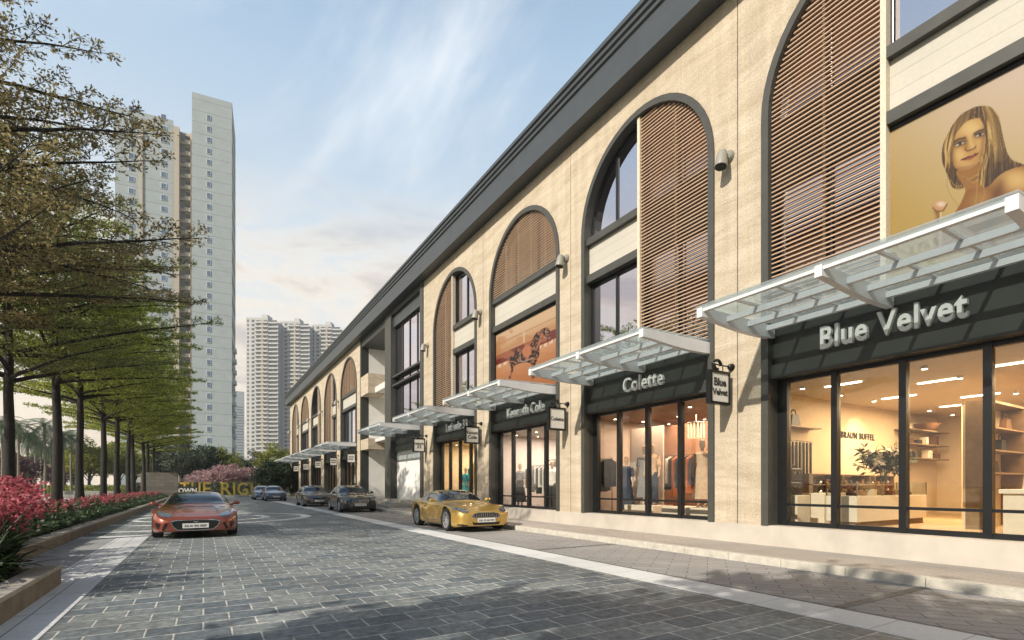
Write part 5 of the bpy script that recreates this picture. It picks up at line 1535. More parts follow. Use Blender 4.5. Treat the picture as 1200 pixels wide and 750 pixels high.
    decal('windscreen', 'front', [(-wb*.80, zb_), (-wb*.3, zb_+.012), (wb*.3, zb_+.012), (wb*.80, zb_), (wb*s.get('rw', .62)*.93, zt_-.01), (wb*.2, zt_+.008), (-wb*.2, zt_+.008), (-wb*s.get('rw', .62)*.93, zt_-.01)], M['car_glass'])
    yr0, yr1 = s['rear']
    decal('rear_window', 'top', [(-wb*.50, yr0), (wb*.50, yr0), (wb*.60, yr1), (-wb*.60, yr1)], M['car_glass'], .03)
    yv = [s['dlo'][0]+(s['dlo'][1]-s['dlo'][0])*i/24 for i in range(25)]
    bot = [(y, zs(y)+.055) for y in yv]; top = [(y, max(zs(y)+.06, min(zc(y)-.10, zs(y)+.055+2.2*(y-s['dlo'][0])))) for y in yv]
    for kd in ('L', 'R'):
        w_ = decal('side_window', kd, bot+top[::-1], M['car_glass'])
        pm = MB(); line_d(kd, [(s['pillar'], zs(s['pillar'])+.05), (s['pillar']+.06, zc(s['pillar'])-.09)], .05, pm)
        if pm.v:
            pm.v = [(p[0]*1.004, p[1], p[2]) for p in pm.v]; pm.build('pillar', M['blackgloss'], w_)
        dm = MB(); y0, y1 = s['door']
        line_d(kd, [(y0, zs(y0)+.0), (y0-.04, zs(y0)-.25), (y0+.02, .30), (y1-.05, .28), (y1+.05, .5), (y1+.10, zs(y1)+.0)], .012, dm)
        for extra in s.get('door2', []): line_d(kd, [(extra, zs(extra)), (extra, .32)], .012, dm)
        line_d(kd, [(y1-.22, zs(y1)-.13), (y1-.04, zs(y1)-.125)], .03, dm)
        if dm.v: dm.build('door_seam', M['blackgloss'], t)
    # front end
    for P in s['lamps']:
        for q in (P, mir(P)):
            h = decal('headlight', 'front', q, M['lamp_glass'], .014)
    g = decal('grille', 'front', s['grille'], M['blackgloss'], .014)
    if s.get('slats'):
        sm = MB(); a0, a1 = min(p[0] for p in s['grille']), max(p[0] for p in s['grille']); b0, b1 = min(p[1] for p in s['grille']), max(p[1] for p in s['grille'])
        if s['slats'] == 'v':
            k = 13
            for i in range(1, k): a = a0+(a1-a0)*i/k; line_d('front', [(a, b0+.025), (a, b1-.02)], .016, sm)
        else:
            for i in range(1, 5): b = b0+(b1-b0)*i/5; line_d('front', [(a0*.9, b), (a1*.9, b)], .014, sm)
        sm.v = [(p[0], p[1]-.006, p[2]) for p in sm.v]; sm.build('grille_bars', M['chrome'], g)
    gm = MB(); line_d('front', list(s['grille'])+[s['grille'][0]], .02, gm); gm.v = [(p[0], p[1]-.007, p[2]) for p in gm.v]; gm.build('surround', M['chrome'] if s.get('chrome', True) else paint, g)
    for P in s.get('intakes', []):
        for q in ((P, mir(P)) if P[0][0] > .05 or P[1][0] > .05 and min(p[0] for p in P) > 0 else (P,)): decal('air_intake', 'front', q, M['blackgloss'], .014)
    hm = MB()
    for q in (-1, 1): line_d('top', [(q*hw*.40, s['cowl']-.06), (q*hw*.52, .35)], .012, hm)
    line_d('top', [(-hw*.6, .30), (0, .235), (hw*.6, .30)], .010, hm)
    if hm.v: hm.build('bonnet_seam', M['blackgloss'], body)
    if s.get('emblem'):
        ez = s['emblem']; h = hit('front', 0, ez)
        em = MB(); em.prism([(-.06, ez+.0), (-.045, ez+.022), (0, ez+.012), (.045, ez+.022), (.06, ez), (.02, ez-.012), (.035, ez-.03), (0, ez-.016), (-.02, ez-.012)], 'y', h.y-.012, h.y-.004); em.build('emblem', M['chrome'], t)
    pz = s['plate']; py = min(hit('front', q, pz+dz).y for q in (-.2, 0, .2) for dz in (-.05, 0, .05))-.022
    pm = MB(); pm.bbox(-.29, .29, py, py+.014, pz-.062, pz+.062, .004); po = pm.build('number_plate', M['plate'], t)
    tm = MB(); put_text(tm, plate, (0, py-.001, pz-.028), '-y', width=.48, height=.056, bold=.02, extrude=.002); tm.build('plate_text', M['ink'], po)
    # underbody
    u = MB(); u.box(-hw*.74, hw*.74, .3, L_-.3, .17, .56); u.box(-hw*.9, hw*.9, ya+ra+.02, yb-ra-.02, .18, .4); u.build('underbody', M['dark'], t)
    # mirrors
    for q in (-1, 1):
        ym = s['mirror']; zz = zs(ym)+.10; k = MB(); x0 = q*(wf(ym)*.90)
        k.tube([(x0, ym, zz-.04), (x0+q*.10, ym-.01, zz-.01)], [.03, .025], 6); k.sphere((x0+q*.17, ym, zz+.02), .1, 12, 1.0, .55, .62); k.build('mirror', paint, t, smooth=True)
    # wheels
    for (yw) in (ya, yb):
        for q in (-1, 1):
            xo = q*(wf(yw)*1.0-.005); xi = xo-q*.23
            d = MB(); d.lathe([(.001, xi), (r*.55, xi), (r*.55, xo-q*.08), (.001, xo-q*.08)], (0, yw, r), 20, 'x'); wh = d.build('wheel', M['dark'], t, smooth=True)
            ty = MB(); pr = [(r*.68, xi), (r*.93, xi+q*.0), (r, xi+q*.035), (r, xo-q*.035), (r*.94, xo), (r*.72, xo-q*.008), (r*.68, xo-q*.02)]
            V2 = []; F2 = []; nn = 36
            for (rr, hh) in pr:
                for k in range(nn): a = 2*PI*k/nn; V2.append((hh, yw+rr*math.cos(a), r+rr*math.sin(a)))
            for i in range(len(pr)-1):
                for k in range(nn): F2.append((i*nn+k, i*nn+(k+1) % nn, (i+1)*nn+(k+1) % nn, (i+1)*nn+k))
            ty.add(V2, F2); ty.build('tyre', M['tyre'], wh, smooth=True)
            rm = MB(); ro = r*.70
            V2 = []; F2 = []
            for (rr, hh) in ((ro, xo-q*.012), (ro*.93, xo-q*.012), (ro*.90, xo-q*.05), (ro*.90, xo-q*.12)):
                for k in range(nn): a = 2*PI*k/nn; V2.append((hh, yw+rr*math.cos(a), r+rr*math.sin(a)))
            for i in range(3):
                for k in range(nn): F2.append((i*nn+k, i*nn+(k+1) % nn, (i+1)*nn+(k+1) % nn, (i+1)*nn+k))
            rm.add(V2, F2)
            for k in range(rim_n):
                a = 2*PI*k/rim_n; ca_, sa_ = math.cos(a), math.sin(a); e = .06*r
                def pt(rad, off, x): return (x, yw+rad*ca_-off*sa_, r+rad*sa_+off*ca_)
                rm.add([pt(r*.1, -e, xo-q*.03), pt(ro*.95, -e*.55, xo-q*.016), pt(ro*.95, e*.55, xo-q*.016), pt(r*.1, e, xo-q*.03), pt(r*.1, -e, xo-q*.06), pt(ro*.95, -e*.55, xo-q*.05), pt(ro*.95, e*.55, xo-q*.05), pt(r*.1, e, xo-q*.06)],
                       [(0,3,2,1),(4,5,6,7),(0,1,5,4),(1,2,6,5),(2,3,7,6),(3,0,4,7)])
            rm.lathe([(.001, xo-q*.02), (r*.16, xo-q*.024), (r*.17, xo-q*.07), (.001, xo-q*.07)], (0, yw, r), 14, 'x')
            rm.build('rim', M['rim'], wh, smooth=True)
    for q in (-1, 1):
        P = [(q*wf(L_-.2)*a, b) for a, b in s['tail']]; decal('tail_light', 'rear', P, M['redlamp'], .02)
    t.location = loc; t.rotation_euler = (0, 0, rz)
    return t

sport = dict(L=4.45, hw=.985, H=1.2, r=.345, axles=(.86, 3.5), cowl=1.50, rear=(3.0, 3.75), dlo=(1.75, 3.25), pillar=2.75, door=(1.62, 2.85), mirror=1.85, rw=.62, tum=.74,
    zc=[(0, .50), (.05, .545), (.2, .60), (.5, .665), (1.0, .745), (1.45, .80), (1.6, .85), (2.2, 1.12), (2.6, 1.2), (3.0, 1.17), (3.75, .95), (4.2, .86), (4.40, .80), (4.45, .6)],
    zs=[(0, .44), (.1, .52), (.4, .64), (.86, .72), (1.5, .745), (2.5, .76), (3.3, .83), (3.8, .84), (4.3, .80), (4.45, .55)],
    w=[(0, .62), (.03, .72), (.1, .82), (.25, .91), (.5, .97), (.9, 1.0), (1.6, .965), (2.4, .95), (3.1, .985), (3.6, 1.0), (4.1, .95), (4.4, .85), (4.45, .76)],
    zl=[(0, .20), (.4, .155), (1.4, .17), (3, .18), (4.0, .2), (4.45, .32)],
    lamps=[[(.50, .585), (.56, .555), (.70, .555), (.80, .60), (.885, .675), (.86, .705), (.76, .695), (.62, .645)]],
    grille=[(-.54, .44), (-.44, .475), (0, .485), (.44, .475), (.54, .44), (.50, .33), (.40, .235), (0, .215), (-.40, .235), (-.50, .33)],
    intakes=[[(.60, .40), (.67, .41), (.74, .235), (.68, .225)], [(.76, .41), (.87, .425), (.87, .36), (.80, .25)]], emblem=.435, plate=.335, chrome=True,
    tail=[(.55, .74), (.95, .77), (.95, .70), (.55, .68)])
make_car('sports_coupe', 'copper orange low sports coupe driving towards the camera on the setts', sport, (-.16, 15.6, 0), 0, carpaint('paint_copper', (.27, .066, .038), .4), 'KA 01 RH 3007')
gt = dict(sport); gt.update(L=4.55, hw=.95, H=1.24, r=.345, axles=(.88, 3.52), slats='v', emblem=None, plate=.355,
    zc=[(0, .56), (.05, .60), (.2, .65), (.5, .71), (1.0, .79), (1.4, .85), (1.55, .89), (2.15, 1.15), (2.6, 1.24), (3.0, 1.22), (3.75, 1.0), (4.25, .93), (4.5, .86), (4.55, .62)],
    zs=[(0, .50), (.1, .57), (.4, .68), (.86, .765), (1.5, .79), (2.5, .81), (3.3, .87), (3.8, .89), (4.35, .85), (4.55, .58)],
    lamps=[[(.50, .60), (.60, .575), (.74, .60), (.86, .67), (.90, .735), (.82, .74), (.66, .695), (.54, .65)]],
    grille=[(-.47, .47), (-.40, .545), (-.25, .575), (.25, .575), (.40, .545), (.47, .47), (.40, .425), (-.40, .425)],
    intakes=[[(-.46, .32), (-.40, .295), (.40, .295), (.46, .32), (.42, .22), (-.42, .22)], [(.60, .235), (.84, .25), (.84, .21), (.62, .195)]],
    zl=[(0, .19), (.4, .15), (1.4, .165), (3, .18), (4.0, .2), (4.55, .32)], rear=(3.05, 3.8), dlo=(1.7, 3.3), pillar=2.8, cowl=1.45)
make_car('grand_tourer', 'golden two door grand tourer parked beside the kerb in front of the lit shops', gt, (7.17, 13.35, 0), R(-1.5), carpaint('paint_gold', (.52, .33, .075), .5), 'KA 15 AE 703', 10)
sed = dict(L=4.75, hw=.94, H=1.42, r=.34, axles=(.9, 3.75), cowl=1.45, rear=(3.7, 4.25), dlo=(1.65, 4.0), pillar=2.85, door=(1.62, 2.75), door2=[3.75], mirror=1.8, rw=.63, tum=.76,
    zc=[(0, .62), (.04, .68), (.2, .76), (.6, .85), (1.2, .94), (1.5, .99), (2.15, 1.32), (2.7, 1.42), (3.3, 1.40), (4.0, 1.14), (4.4, 1.03), (4.7, .97), (4.75, .7)],
    zs=[(0, .56), (.1, .64), (.4, .78), (.9, .86), (1.5, .89), (2.5, .92), (3.5, .96), (4.4, .96), (4.75, .64)],
    w=[(0, .66), (.03, .76), (.1, .85), (.25, .93), (.5, .98), (.9, 1.0), (2.4, .985), (3.7, 1.0), (4.3, .95), (4.68, .85), (4.75, .78)],
    zl=[(0, .22), (.4, .18), (1.4, .2), (3, .2), (4.2, .22), (4.75, .36)],
    lamps=[[(.50, .66), (.62, .62), (.78, .65), (.87, .73), (.84, .765), (.62, .73)]], slats='h', emblem=.60, plate=.40,
    grille=[(-.40, .66), (.40, .66), (.42, .58), (.34, .48), (-.34, .48), (-.42, .58)],
    intakes=[[(-.40, .32), (.40, .32), (.44, .24), (-.44, .24)], [(.55, .40), (.82, .43), (.80, .30), (.58, .27)]],
    tail=[(.5, .86), (.95, .88), (.95, .76), (.5, .78)])
make_car('saloon_car', 'black saloon car parked by the entrance steps of the arcade', sed, (6.95, 26.6, 0), R(-2), carpaint('paint_black', (.016, .019, .017), .3), 'KA 05 MN 442')
make_car('saloon_car', 'grey brown saloon car parked behind the black one', sed, (6.6, 35.6, 0), R(-1), carpaint('paint_taupe', (.085, .072, .06), .5), 'KA 03 HB 219')
make_car('saloon_car', 'dark blue saloon car far down the street in front of the dark shrub', sed, (5.85, 52, 0), 0, carpaint('paint_blue', (.03, .07, .15), .4), 'KA 02 MC 118')
make_car('saloon_car', 'pale blue grey car half hidden behind the dark blue one', sed, (5.4, 58, 0), 0, carpaint('paint_steel', (.12, .18, .25), .4), 'KA 04 JK 806')
# ================================================================== street end and towers
M['gold'] = pbr('gold_letters', (.88, .60, .10), .4, metal=.25, var=.05)
def xz_at(x, y, Z): 
    v, u = at_px(x, Z); return v, u, 1.35+(570-y)/600*Z
def letter(mb, ch, x0, x1, Z, top, bot):
    a, ua, zt = xz_at(x0, top, Z); b, ub, _ = xz_at(x1, top, Z); zb = xz_at(x0, bot, Z)[2]
    put_text(mb, ch, ((a+b)/2, LU, zb), '-y', width=abs(b-a), height=zt-zb, bold=.012, extrude=.12)
LU = at_px(275, 66)[1]
t = thing('golden_letters', (at_px(275, 66)[0], LU, 0), 'row of big golden standing letters at the street end, partly behind the orange car', 'letter sign')
def Zu(x): # depth of the letter row at this picture column
    d = (x-600)/600; return LU/(.8563-d*.5165)
for ch, a, b in (('T', 211, 222), ('H', 224.5, 235), ('E', 238, 247.5), ('R', 259, 271.5), ('I', 273.2, 275.6), ('G', 278, 291), ('H', 293.8, 305)):
    mb = MB(); letter(mb, ch, a, b, Zu((a+b)/2), 564.8, 579.8); mb.build('letter', M['gold'], t)
mb = MB(); v0 = at_px(205, Zu(205))[0]; v1 = at_px(310, Zu(310))[0]
mb.bbox(v0, v1, LU-.6, LU+.9, -.02, .24, .02); mb.build('base', M['kerb'], t)
# stone block wall and dark board
M['blockwall'] = brickmat('stone_block_wall', (.15, .135, .115), (.21, .19, .165), (.12, .11, .1), .75, .34, ms=.012, bump=.5, noise_v=.2, axes='xz')
Zw = 50; v0, u0, zt = xz_at(165, 553.5, Zw); v1 = at_px(208, Zw)[0]
m = MB(); m.bbox(v0, v1, u0, u0+.5, -.05, zt, .015); tag(m.build('stone_wall', M['blockwall'], loc=((v0+v1)/2, u0, 0)), 'brownish stone block wall at the end of the tree row', 'wall')
v0, u0, zt = xz_at(208.5, 569.8, 50.2); v1, _, zb = xz_at(232.5, 579, 50.2)
t = thing('name_board', ((v0+v1)/2, u0, 0), 'dark board with white capitals beside the stone block wall', 'sign')
m = MB(); m.bbox(v0, v1, u0, u0+.12, .0, zt, .01); m.build('board', M['ink'], t)
m = MB(); put_text(m, 'OWN', ((v0+v1)/2-.05, u0-.003, xz_at(210, 577.6, 50.2)[2]), '-y', width=(v1-v0)*.9, height=.50, bold=.03, extrude=.02); m.build('lettering', M['letters'], t)
# clipped dark hedge behind the letters
rg = np.random.default_rng(9)
def hedge(name, x0, x1, Z, h, d, label, m='leaf_deep', n=9000):
    v0, u0 = at_px(x0, Z); v1, u1 = at_px(x1, Z); L_ = math.hypot(v1-v0, u1-u0); an = math.atan2(u1-u0, v1-v0)
    t = thing(name, (v0, u0, 0), label, 'hedge', None, an)
    P = np.stack([rg.random(n)*L_, rg.random(n)*d, rg.random(n)**.8*h], 1)
    np_quads('foliage', leaf_quads(rg, P, .24, .15, up=.2), M[m], t)
    o = ORG[t]; ORG[t] = Vector((0, 0, 0)); w = MB()
    for k in range(int(L_/1.5)): w.tube([(.7+1.5*k, d/2, -.05), (.75+1.5*k, d/2, h*.7)], [.05, .03], 6)
    w.build('stems', M['bark'], t); ORG[t] = o
hedge('clipped_hedge', 150, 330, 74, 1.9, 1.6, 'dark clipped hedge behind the golden letters', n=16000, m='leaf_grey')
hedge('clipped_hedge', -60, 160, 74, 1.5, 1.2, 'low clipped hedge at the far side of the plaza', m='leaf_mid', n=12000)
for (x, Z, w_, h_, l) in ((20, 50, 6, .5, 'pale low bench wall on the plaza near the left edge'), (70, 56, 5, .45, 'pale low bench wall on the plaza between two trunks'), (104, 60, 5, .8, 'pale low wall on the plaza in front of the yellow green tree')):
    v, u = at_px(x, Z); m = MB(); m.bbox(v-w_/2, v+w_/2, u, u+.6, 0, h_, .02); tag(m.build('low_wall', M['kerb'], loc=(v, u, 0)), l, 'wall')

# ---- tall pale tower
def towermat(name, c, fh):
    return brickmat(name, c, tuple(q*1.03 for q in c), tuple(q*.45 for q in c), 60, fh, ms=.05, rough=.8, bump=.1, noise_s=.4, noise_v=.05, big_v=.04, axes='xz')
M['tw'] = towermat('tower_paint', (.37, .41, .42), 3.0)
M['tw_cream'] = pbr('tower_cream', (.50, .43, .34), .8, var=.05, scale=.3)
M['tw_glass'] = pbr('tower_glass', (.10, .15, .23), .12, spec=.8, var=.3, scale=.5)
M['tw_frame'] = pbr('tower_window_frame', (.62, .66, .70), .6, var=.05)
M['tw_dark'] = pbr('tower_opening', (.15, .12, .10), .8, var=.3, scale=.6)
M['tw_grey'] = pbr('tower_louvre', (.20, .20, .21), .7, var=.2, scale=.6)
T = thing('apartment_tower', (6.8, 160, 0), 'tall pale grey green apartment tower with a cream recess, rising behind the tiered trees', 'tower', None, R(-5.7)); ORG[T] = Vector((0, 0, 0))
H1, H2 = 105.5, 96.5
mb = MB(); mb.box(-9.4, 0, 0, 16, 0, H1); mb.build('wall', M['tw'], T)
mb = MB(); mb.box(-26, -13.6, 0, 16, 0, H2); mb.build('wall', M['tw'], T)
mb = MB(); mb.box(-13.6, -12.3, .02, 15, 0, H2-.2); mb.box(-9.9, -9.4, 1.2, 15, 0, H2-.2); mb.box(-20.9, -20.2, -.25, -.001, 0, H2-3); mb.build('cream_pier', M['tw_cream'], T)
mb = MB(); mb.box(-12.3, -9.9, 1.8, 15, 0, H2-.3); mb.build('recess_wall', M['tw_cream'], T)
wm = MB(); wm.box(-.62, .62, -.08, .1, 0, 1.45); wm.cur = 1; wm.box(-.50, -.02, -.1, -.02, .1, 1.35); wm.box(.04, .50, -.1, -.02, .1, .72); wm.box(.04, .50, -.1, -.02, .78, 1.35)
wme = None
def win(parent, x, z, s=1.0):
    global wme
    if wme is None:
        o = wm.build('window', [M['tw_frame'], M['tw_glass']], parent); wme = o.data
    else:
        o = bpy.data.objects.new('window', wme); COL.objects.link(o); o.parent = parent
    o.location = (x, -.03, z); o.scale = (s, 1, 1)
for k in range(34): win(T, -5.5, 1.1+3*k, .8)
for k in range(33): win(T, -15.7, 1.1+3*k)
for k in range(33): win(T, -22.6, 1.1+3*k)
rb = MB()
for k in range(32):
    z = 3*k+.9; rb.box(-12.2, -11.15, 1.7, 1.81, z, z+2.2); rb.cur = 1; rb.box(-11.1, -9.95, 1.6, 1.82, z, z+1.5); rb.cur = 0
tag(rb.build('recess_opening', [M['tw_grey'], M['tw_dark']], T), kind='stuff')
for k in range(32):
    fb = MB(); fb.box(-12.3, -9.9, 1.2, 1.79, 3*k-.15, 3*k+.15); fb.box(-11.1, -9.92, .9, 1.2, 3*k-.1, 3*k+.9); fb.build('recess_balcony', M['tw_cream'], T)
for k in range(3, 14):
    bb = MB(); bb.box(.001, .9, 3, 6, 3*k, 3*k+1.0); bb.build('side_balcony', M['tw_frame'], T)
pm = MB(); pm.box(-9.4, 0, 0, .25, H1, H1+1.1); pm.box(-.25, 0, .25, 16, H1, H1+1.1); pm.build('parapet', M['tw'], T)
pm = MB(); pm.box(-26, -13.6, 0, .25, H2, H2+1.1); pm.build('parapet', M['tw'], T)

# ---- distant cluster of three apartment blocks
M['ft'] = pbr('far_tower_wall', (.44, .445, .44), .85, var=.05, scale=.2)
M['ft_shade'] = pbr('far_tower_shaded', (.36, .37, .40), .85, var=.05, scale=.2)  # shade put into the colour: darker, bluer copy of the far wall
M['ft_glass'] = pbr('far_tower_glass', (.09, .085, .09), .2, var=.3, scale=.3)
M['ft_acc'] = pbr('far_tower_accent', (.42, .34, .24), .8, var=.1, scale=.3)
fme = None
def far_tower(x0, x1, Z, ytop, label, seed):
    global fme
    v0, u0, zt = xz_at(x0, ytop, Z); v1, u1, _ = xz_at(x1, ytop, Z); W = math.hypot(v1-v0, u1-u0); an = math.atan2(u1-u0, v1-v0)
    t = thing('apartment_block', (v0, u0, 0), label, 'tower', 'distant apartment blocks', an); ORG[t] = Vector((0, 0, 0))
    a = W*.70; fh = 3.0; nf = int(zt/fh)
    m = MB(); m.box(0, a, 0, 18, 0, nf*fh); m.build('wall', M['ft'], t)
    m = MB(); m.box(a+.001, W, 1.2, 18, 0, nf*fh-2); m.build('side_wall', M['ft_shade'], t)
    m = MB(); m.box(a*.60, a*.86, 4, 12, nf*fh, nf*fh+4.5); m.box(0, a, -.1, .3, nf*fh, nf*fh+1.2); m.build('roof_house', M['ft'], t)
    sl = MB()
    for k in range(nf): sl.box(a*.42, a+.0, -1.1, -.001, k*fh-.14, k*fh+.14); sl.box(a*.42, a*.99, -1.1, -1.02, k*fh+.14, k*fh+.95); sl.box(a+.01, W+.5, .2, 1.19, k*fh-.14, k*fh+.9)
    sl.build('balcony', M['ft'], t)
    ac = MB(); ac.box(a*.74, a*.80, -1.25, -1.11, 0, nf*fh); ac.build('accent_strip', M['ft_acc'], t)
    wl = []
    for k in range(nf):
        z = k*fh+.75
        wl += [(a*.05, z, 1.3), (a*.25, z, 2.2), (a*.46, z-.3, 3.0), (a*.68, z-.3, 1.0), (a*.84, z-.3, 2.1)]
    wl.sort(key=lambda q: -q[1])
    if fme is None:
        m = MB(); m.box(0, 1, -.06, .05, 0, 1.7); fme = m.build('tmp', M['ft_glass']).data; bpy.data.objects.remove(bpy.data.objects['tmp'])
    for (x, z, w_) in wl[:100]:
        o = bpy.data.objects.new('window', fme); COL.objects.link(o); o.parent = t; o.location = (x, 0, z); o.scale = (w_, 1, 1)
    m = MB()
    for (x, z, w_) in wl[100:]: m.box(x, x+w_, -.06, .05, z, z+1.7)
    for k in range(nf): m.box(a+(W-a)*.2, W-.6, 1.12, 1.21, k*fh+.9, k*fh+2.5)
    tag(m.build('window_grid', M['ft_glass'], t), kind='stuff')
far_tower(288.5, 325, 372, 373, 'leftmost of three distant beige apartment blocks with gridded windows', 1)
far_tower(327.5, 362, 380, 374, 'middle one of three distant beige apartment blocks', 2)
far_tower(365, 399, 388, 378, 'rightmost of three distant beige apartment blocks, partly behind the arcade roof', 3)
v0, u0, zt = xz_at(273.5, 458, 560); v1 = at_px(287, 560)[0]
m = MB(); m.box(v0, v1, u0, u0+14, 0, zt)
t = thing('apartment_block', (v0, u0, 0), 'faint narrow pale block between the tall tower and the distant beige blocks', 'tower')
m.build('wall', M['tw'], t)
m = MB()
for k in range(30): m.box(v0+1, v1-1, u0-.1, u0+.05, 3*k+1, 3*k+2.2)
m.build('window_band', M['tw_glass'], t)
# ================================================================== camera, light, sky
cam = bpy.data.cameras.new('camera'); co = bpy.data.objects.new('camera', cam); COL.objects.link(co)
cam.sensor_width = 36; cam.lens = 18.0
cam.shift_y = (570-375)/1200
cam.clip_start = .1; cam.clip_end = 6000
co.location = (0, 0, 1.35); co.rotation_euler = (R(90), 0, -math.atan(362/600))
SC.camera = co
SUN = Vector((-1, -.31, .70)).normalized()
el = math.asin(SUN.z); az = math.atan2(SUN.x, SUN.y)
sl = bpy.data.lights.new('sun', 'SUN'); so = bpy.data.objects.new('sun', sl); COL.objects.link(so)
sl.energy = 5.0; sl.angle = R(.55); sl.color = (1, .90, .77)
so.rotation_euler = SUN.to_track_quat('Z', 'Y').to_euler(); so.location = (-20, -10, 30)
w = bpy.data.worlds.new('World'); SC.world = w; w.use_nodes = True
nt = w.node_tree; nt.nodes.clear(); N = nt.nodes.new; L = nt.links.new
out = N('ShaderNodeOutputWorld')
sky = N('ShaderNodeTexSky'); sky.sky_type = 'NISHITA'; sky.sun_disc = False; sky.sun_elevation = el; sky.sun_rotation = az
sky.dust_density = 1.2; sky.ozone_density = 2.0; sky.air_density = 1.4
bg = N('ShaderNodeBackground'); bg.inputs[1].default_value = .10; L(sky.outputs[0], bg.inputs[0])
# clouds: noise on a plane overhead
tc = N('ShaderNodeTexCoord'); sp = N('ShaderNodeSeparateXYZ'); L(tc.outputs['Generated'], sp.inputs[0])
za = N('ShaderNodeMath'); za.operation = 'MAXIMUM'; za.inputs[1].default_value = 0.0; L(sp.outputs['Z'], za.inputs[0])
zb = N('ShaderNodeMath'); zb.operation = 'ADD'; zb.inputs[1].default_value = .13; L(za.outputs[0], zb.inputs[0])
dv = N('ShaderNodeVectorMath'); dv.operation = 'DIVIDE'; L(tc.outputs['Generated'], dv.inputs[0])
cz = N('ShaderNodeCombineXYZ'); 
for i in range(3): L(zb.outputs[0], cz.inputs[i])
L(cz.outputs[0], dv.inputs[1])
mp = N('ShaderNodeMapping'); mp.inputs['Scale'].default_value = (.75, .42, .3); mp.inputs['Rotation'].default_value = (0, 0, R(28)); mp.inputs['Location'].default_value = (3.1, 1.7, 0)
L(dv.outputs[0], mp.inputs[0])
n1 = N('ShaderNodeTexNoise'); n1.inputs['Scale'].default_value = 1.5; n1.inputs['Detail'].default_value = 9; n1.inputs['Roughness'].default_value = .58; n1.inputs['Distortion'].default_value = .5
L(mp.outputs[0], n1.inputs['Vector'])
r1 = N('ShaderNodeMapRange'); r1.interpolation_type = 'SMOOTHSTEP'; r1.inputs['From Min'].default_value = .46; r1.inputs['From Max'].default_value = .64; r1.inputs['To Min'].default_value = .0; r1.inputs['To Max'].default_value = .95
L(n1.outputs['Fac'], r1.inputs['Value'])
# more veil towards the horizon
hz = N('ShaderNodeMapRange'); hz.interpolation_type = 'SMOOTHSTEP'; hz.inputs['From Min'].default_value = .90; hz.inputs['From Max'].default_value = .62; hz.inputs['To Min'].default_value = .0; hz.inputs['To Max'].default_value = .93
L(sp.outputs['Z'], hz.inputs['Value'])
mxf = N('ShaderNodeMath'); mxf.operation = 'MAXIMUM'; 
ml = N('ShaderNodeMath'); ml.operation = 'MULTIPLY'; L(r1.outputs[0], ml.inputs[0])
zf = N('ShaderNodeMapRange'); zf.interpolation_type = 'SMOOTHSTEP'; zf.inputs['From Min'].default_value = .60; zf.inputs['From Max'].default_value = .78; zf.inputs['To Min'].default_value = .85; zf.inputs['To Max'].default_value = .08
L(sp.outputs['Z'], zf.inputs['Value']); L(zf.outputs[0], ml.inputs[1])
L(ml.outputs[0], mxf.inputs[0]); L(hz.outputs[0], mxf.inputs[1])
# haze tint by height: cream low down, white, then pale blue
cr = N('ShaderNodeValToRGB'); e = cr.color_ramp.elements
e[0].position = .0; e[0].color = (.95, .74, .54, 1); e[1].position = .66; e[1].color = (.35, .50, .67, 1)
for p_, c_ in ((.10, (.93, .80, .64, 1)), (.22, (.84, .81, .75, 1)), (.36, (.70, .75, .78, 1)), (.50, (.50, .62, .74, 1))):
    k = e.new(p_); k.color = c_
L(sp.outputs['Z'], cr.inputs[0])
cc = N('ShaderNodeValToRGB'); e = cc.color_ramp.elements      # cloud colour by height
e[0].position = .0; e[0].color = (.72, .58, .48, 1); e[1].position = .6; e[1].color = (.78, .84, .90, 1)
for p_, c_ in ((.16, (.66, .57, .51, 1)), (.26, (.84, .78, .72, 1)), (.40, (.92, .91, .90, 1))):
    k = e.new(p_); k.color = c_
L(sp.outputs['Z'], cc.inputs[0])
# banks of low cloud
mp2 = N('ShaderNodeMapping'); mp2.inputs['Scale'].default_value = (2.2, 2.2, 7.5); mp2.inputs['Location'].default_value = (.35, 1.1, .2); L(tc.outputs['Generated'], mp2.inputs[0])
n3 = N('ShaderNodeTexNoise'); n3.inputs['Scale'].default_value = 1.7; n3.inputs['Detail'].default_value = 9; n3.inputs['Roughness'].default_value = .6; n3.inputs['Distortion'].default_value = .35; L(mp2.outputs[0], n3.inputs['Vector'])
r3 = N('ShaderNodeMapRange'); r3.interpolation_type = 'SMOOTHSTEP'; r3.inputs['From Min'].default_value = .36; r3.inputs['From Max'].default_value = .56; L(n3.outputs['Fac'], r3.inputs['Value'])
lo_ = N('ShaderNodeMapRange'); lo_.interpolation_type = 'SMOOTHSTEP'; lo_.inputs['From Min'].default_value = .54; lo_.inputs['From Max'].default_value = .32; lo_.inputs['To Min'].default_value = 0; lo_.inputs['To Max'].default_value = .85
L(sp.outputs['Z'], lo_.inputs['Value'])
lm = N('ShaderNodeMath'); lm.operation = 'MULTIPLY'; L(r3.outputs[0], lm.inputs[0]); L(lo_.outputs[0], lm.inputs[1])
cl2 = N('ShaderNodeValToRGB'); e = cl2.color_ramp.elements; e[0].position = .0; e[0].color = (1.0, .86, .68, 1); e[1].position = .75; e[1].color = (.54, .48, .46, 1)
n4 = N('ShaderNodeMapRange'); n4.inputs['From Min'].default_value = .46; n4.inputs['From Max'].default_value = .66; L(n3.outputs['Fac'], n4.inputs['Value']); L(n4.outputs[0], cl2.inputs[0])
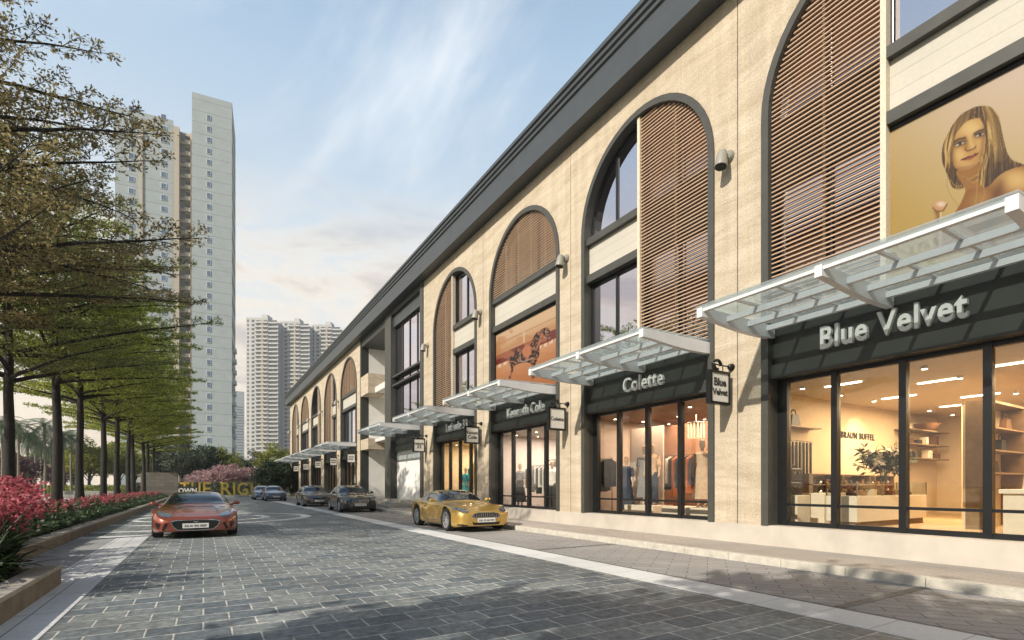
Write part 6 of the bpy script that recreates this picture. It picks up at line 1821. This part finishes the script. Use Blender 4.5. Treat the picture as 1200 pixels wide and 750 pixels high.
mc = N('ShaderNodeMix'); mc.data_type = 'RGBA'; L(r1.outputs[0], mc.inputs['Factor']); L(cr.outputs[0], mc.inputs['A']); L(cc.outputs[0], mc.inputs['B'])
mc2 = N('ShaderNodeMix'); mc2.data_type = 'RGBA'; L(lm.outputs[0], mc2.inputs['Factor']); L(mc.outputs['Result'], mc2.inputs['A']); L(cl2.outputs[0], mc2.inputs['B'])
bc = N('ShaderNodeBackground'); bc.inputs[1].default_value = 1.0; L(mc2.outputs['Result'], bc.inputs[0])
fy = N('ShaderNodeMapRange'); fy.interpolation_type = 'SMOOTHSTEP'; fy.inputs['From Min'].default_value = -.55; fy.inputs['From Max'].default_value = .15; fy.inputs['To Min'].default_value = .25; fy.inputs['To Max'].default_value = 1.0
L(sp.outputs['Y'], fy.inputs['Value'])
mf = N('ShaderNodeMath'); mf.operation = 'MULTIPLY'; L(mxf.outputs[0], mf.inputs[0]); L(fy.outputs[0], mf.inputs[1])
ms = N('ShaderNodeMixShader'); L(mf.outputs[0], ms.inputs[0]); L(bg.outputs[0], ms.inputs[1]); L(bc.outputs[0], ms.inputs[2])
L(ms.outputs[0], out.inputs[0])
SC.view_settings.view_transform = 'Standard'; SC.view_settings.look = 'None'; SC.view_settings.gamma = 1; SC.view_settings.use_curve_mapping = False
SC.view_settings.exposure = 0.30
SC.render.engine = 'CYCLES'
SC.cycles.max_bounces = 8; SC.cycles.transparent_max_bounces = 24; SC.cycles.glossy_bounces = 3; SC.cycles.diffuse_bounces = 4
SC.cycles.use_denoising = True
SC.cycles.caustics_reflective = False; SC.cycles.caustics_refractive = False
SC.cycles.sample_clamp_indirect = 6

# air
m, ntv, outv = newmat('haze_air'); pv = ntv.nodes.new('ShaderNodeVolumePrincipled'); pv.inputs['Color'].default_value = (.93, .95, .97, 1); pv.inputs['Density'].default_value = .00045; pv.inputs['Anisotropy'].default_value = .2
ntv.links.new(pv.outputs[0], outv.inputs['Volume'])
mb = MB(); mb.box(-330, 330, -40, 760, -1.1, 160); tag(mb.build('haze', m), kind='stuff')
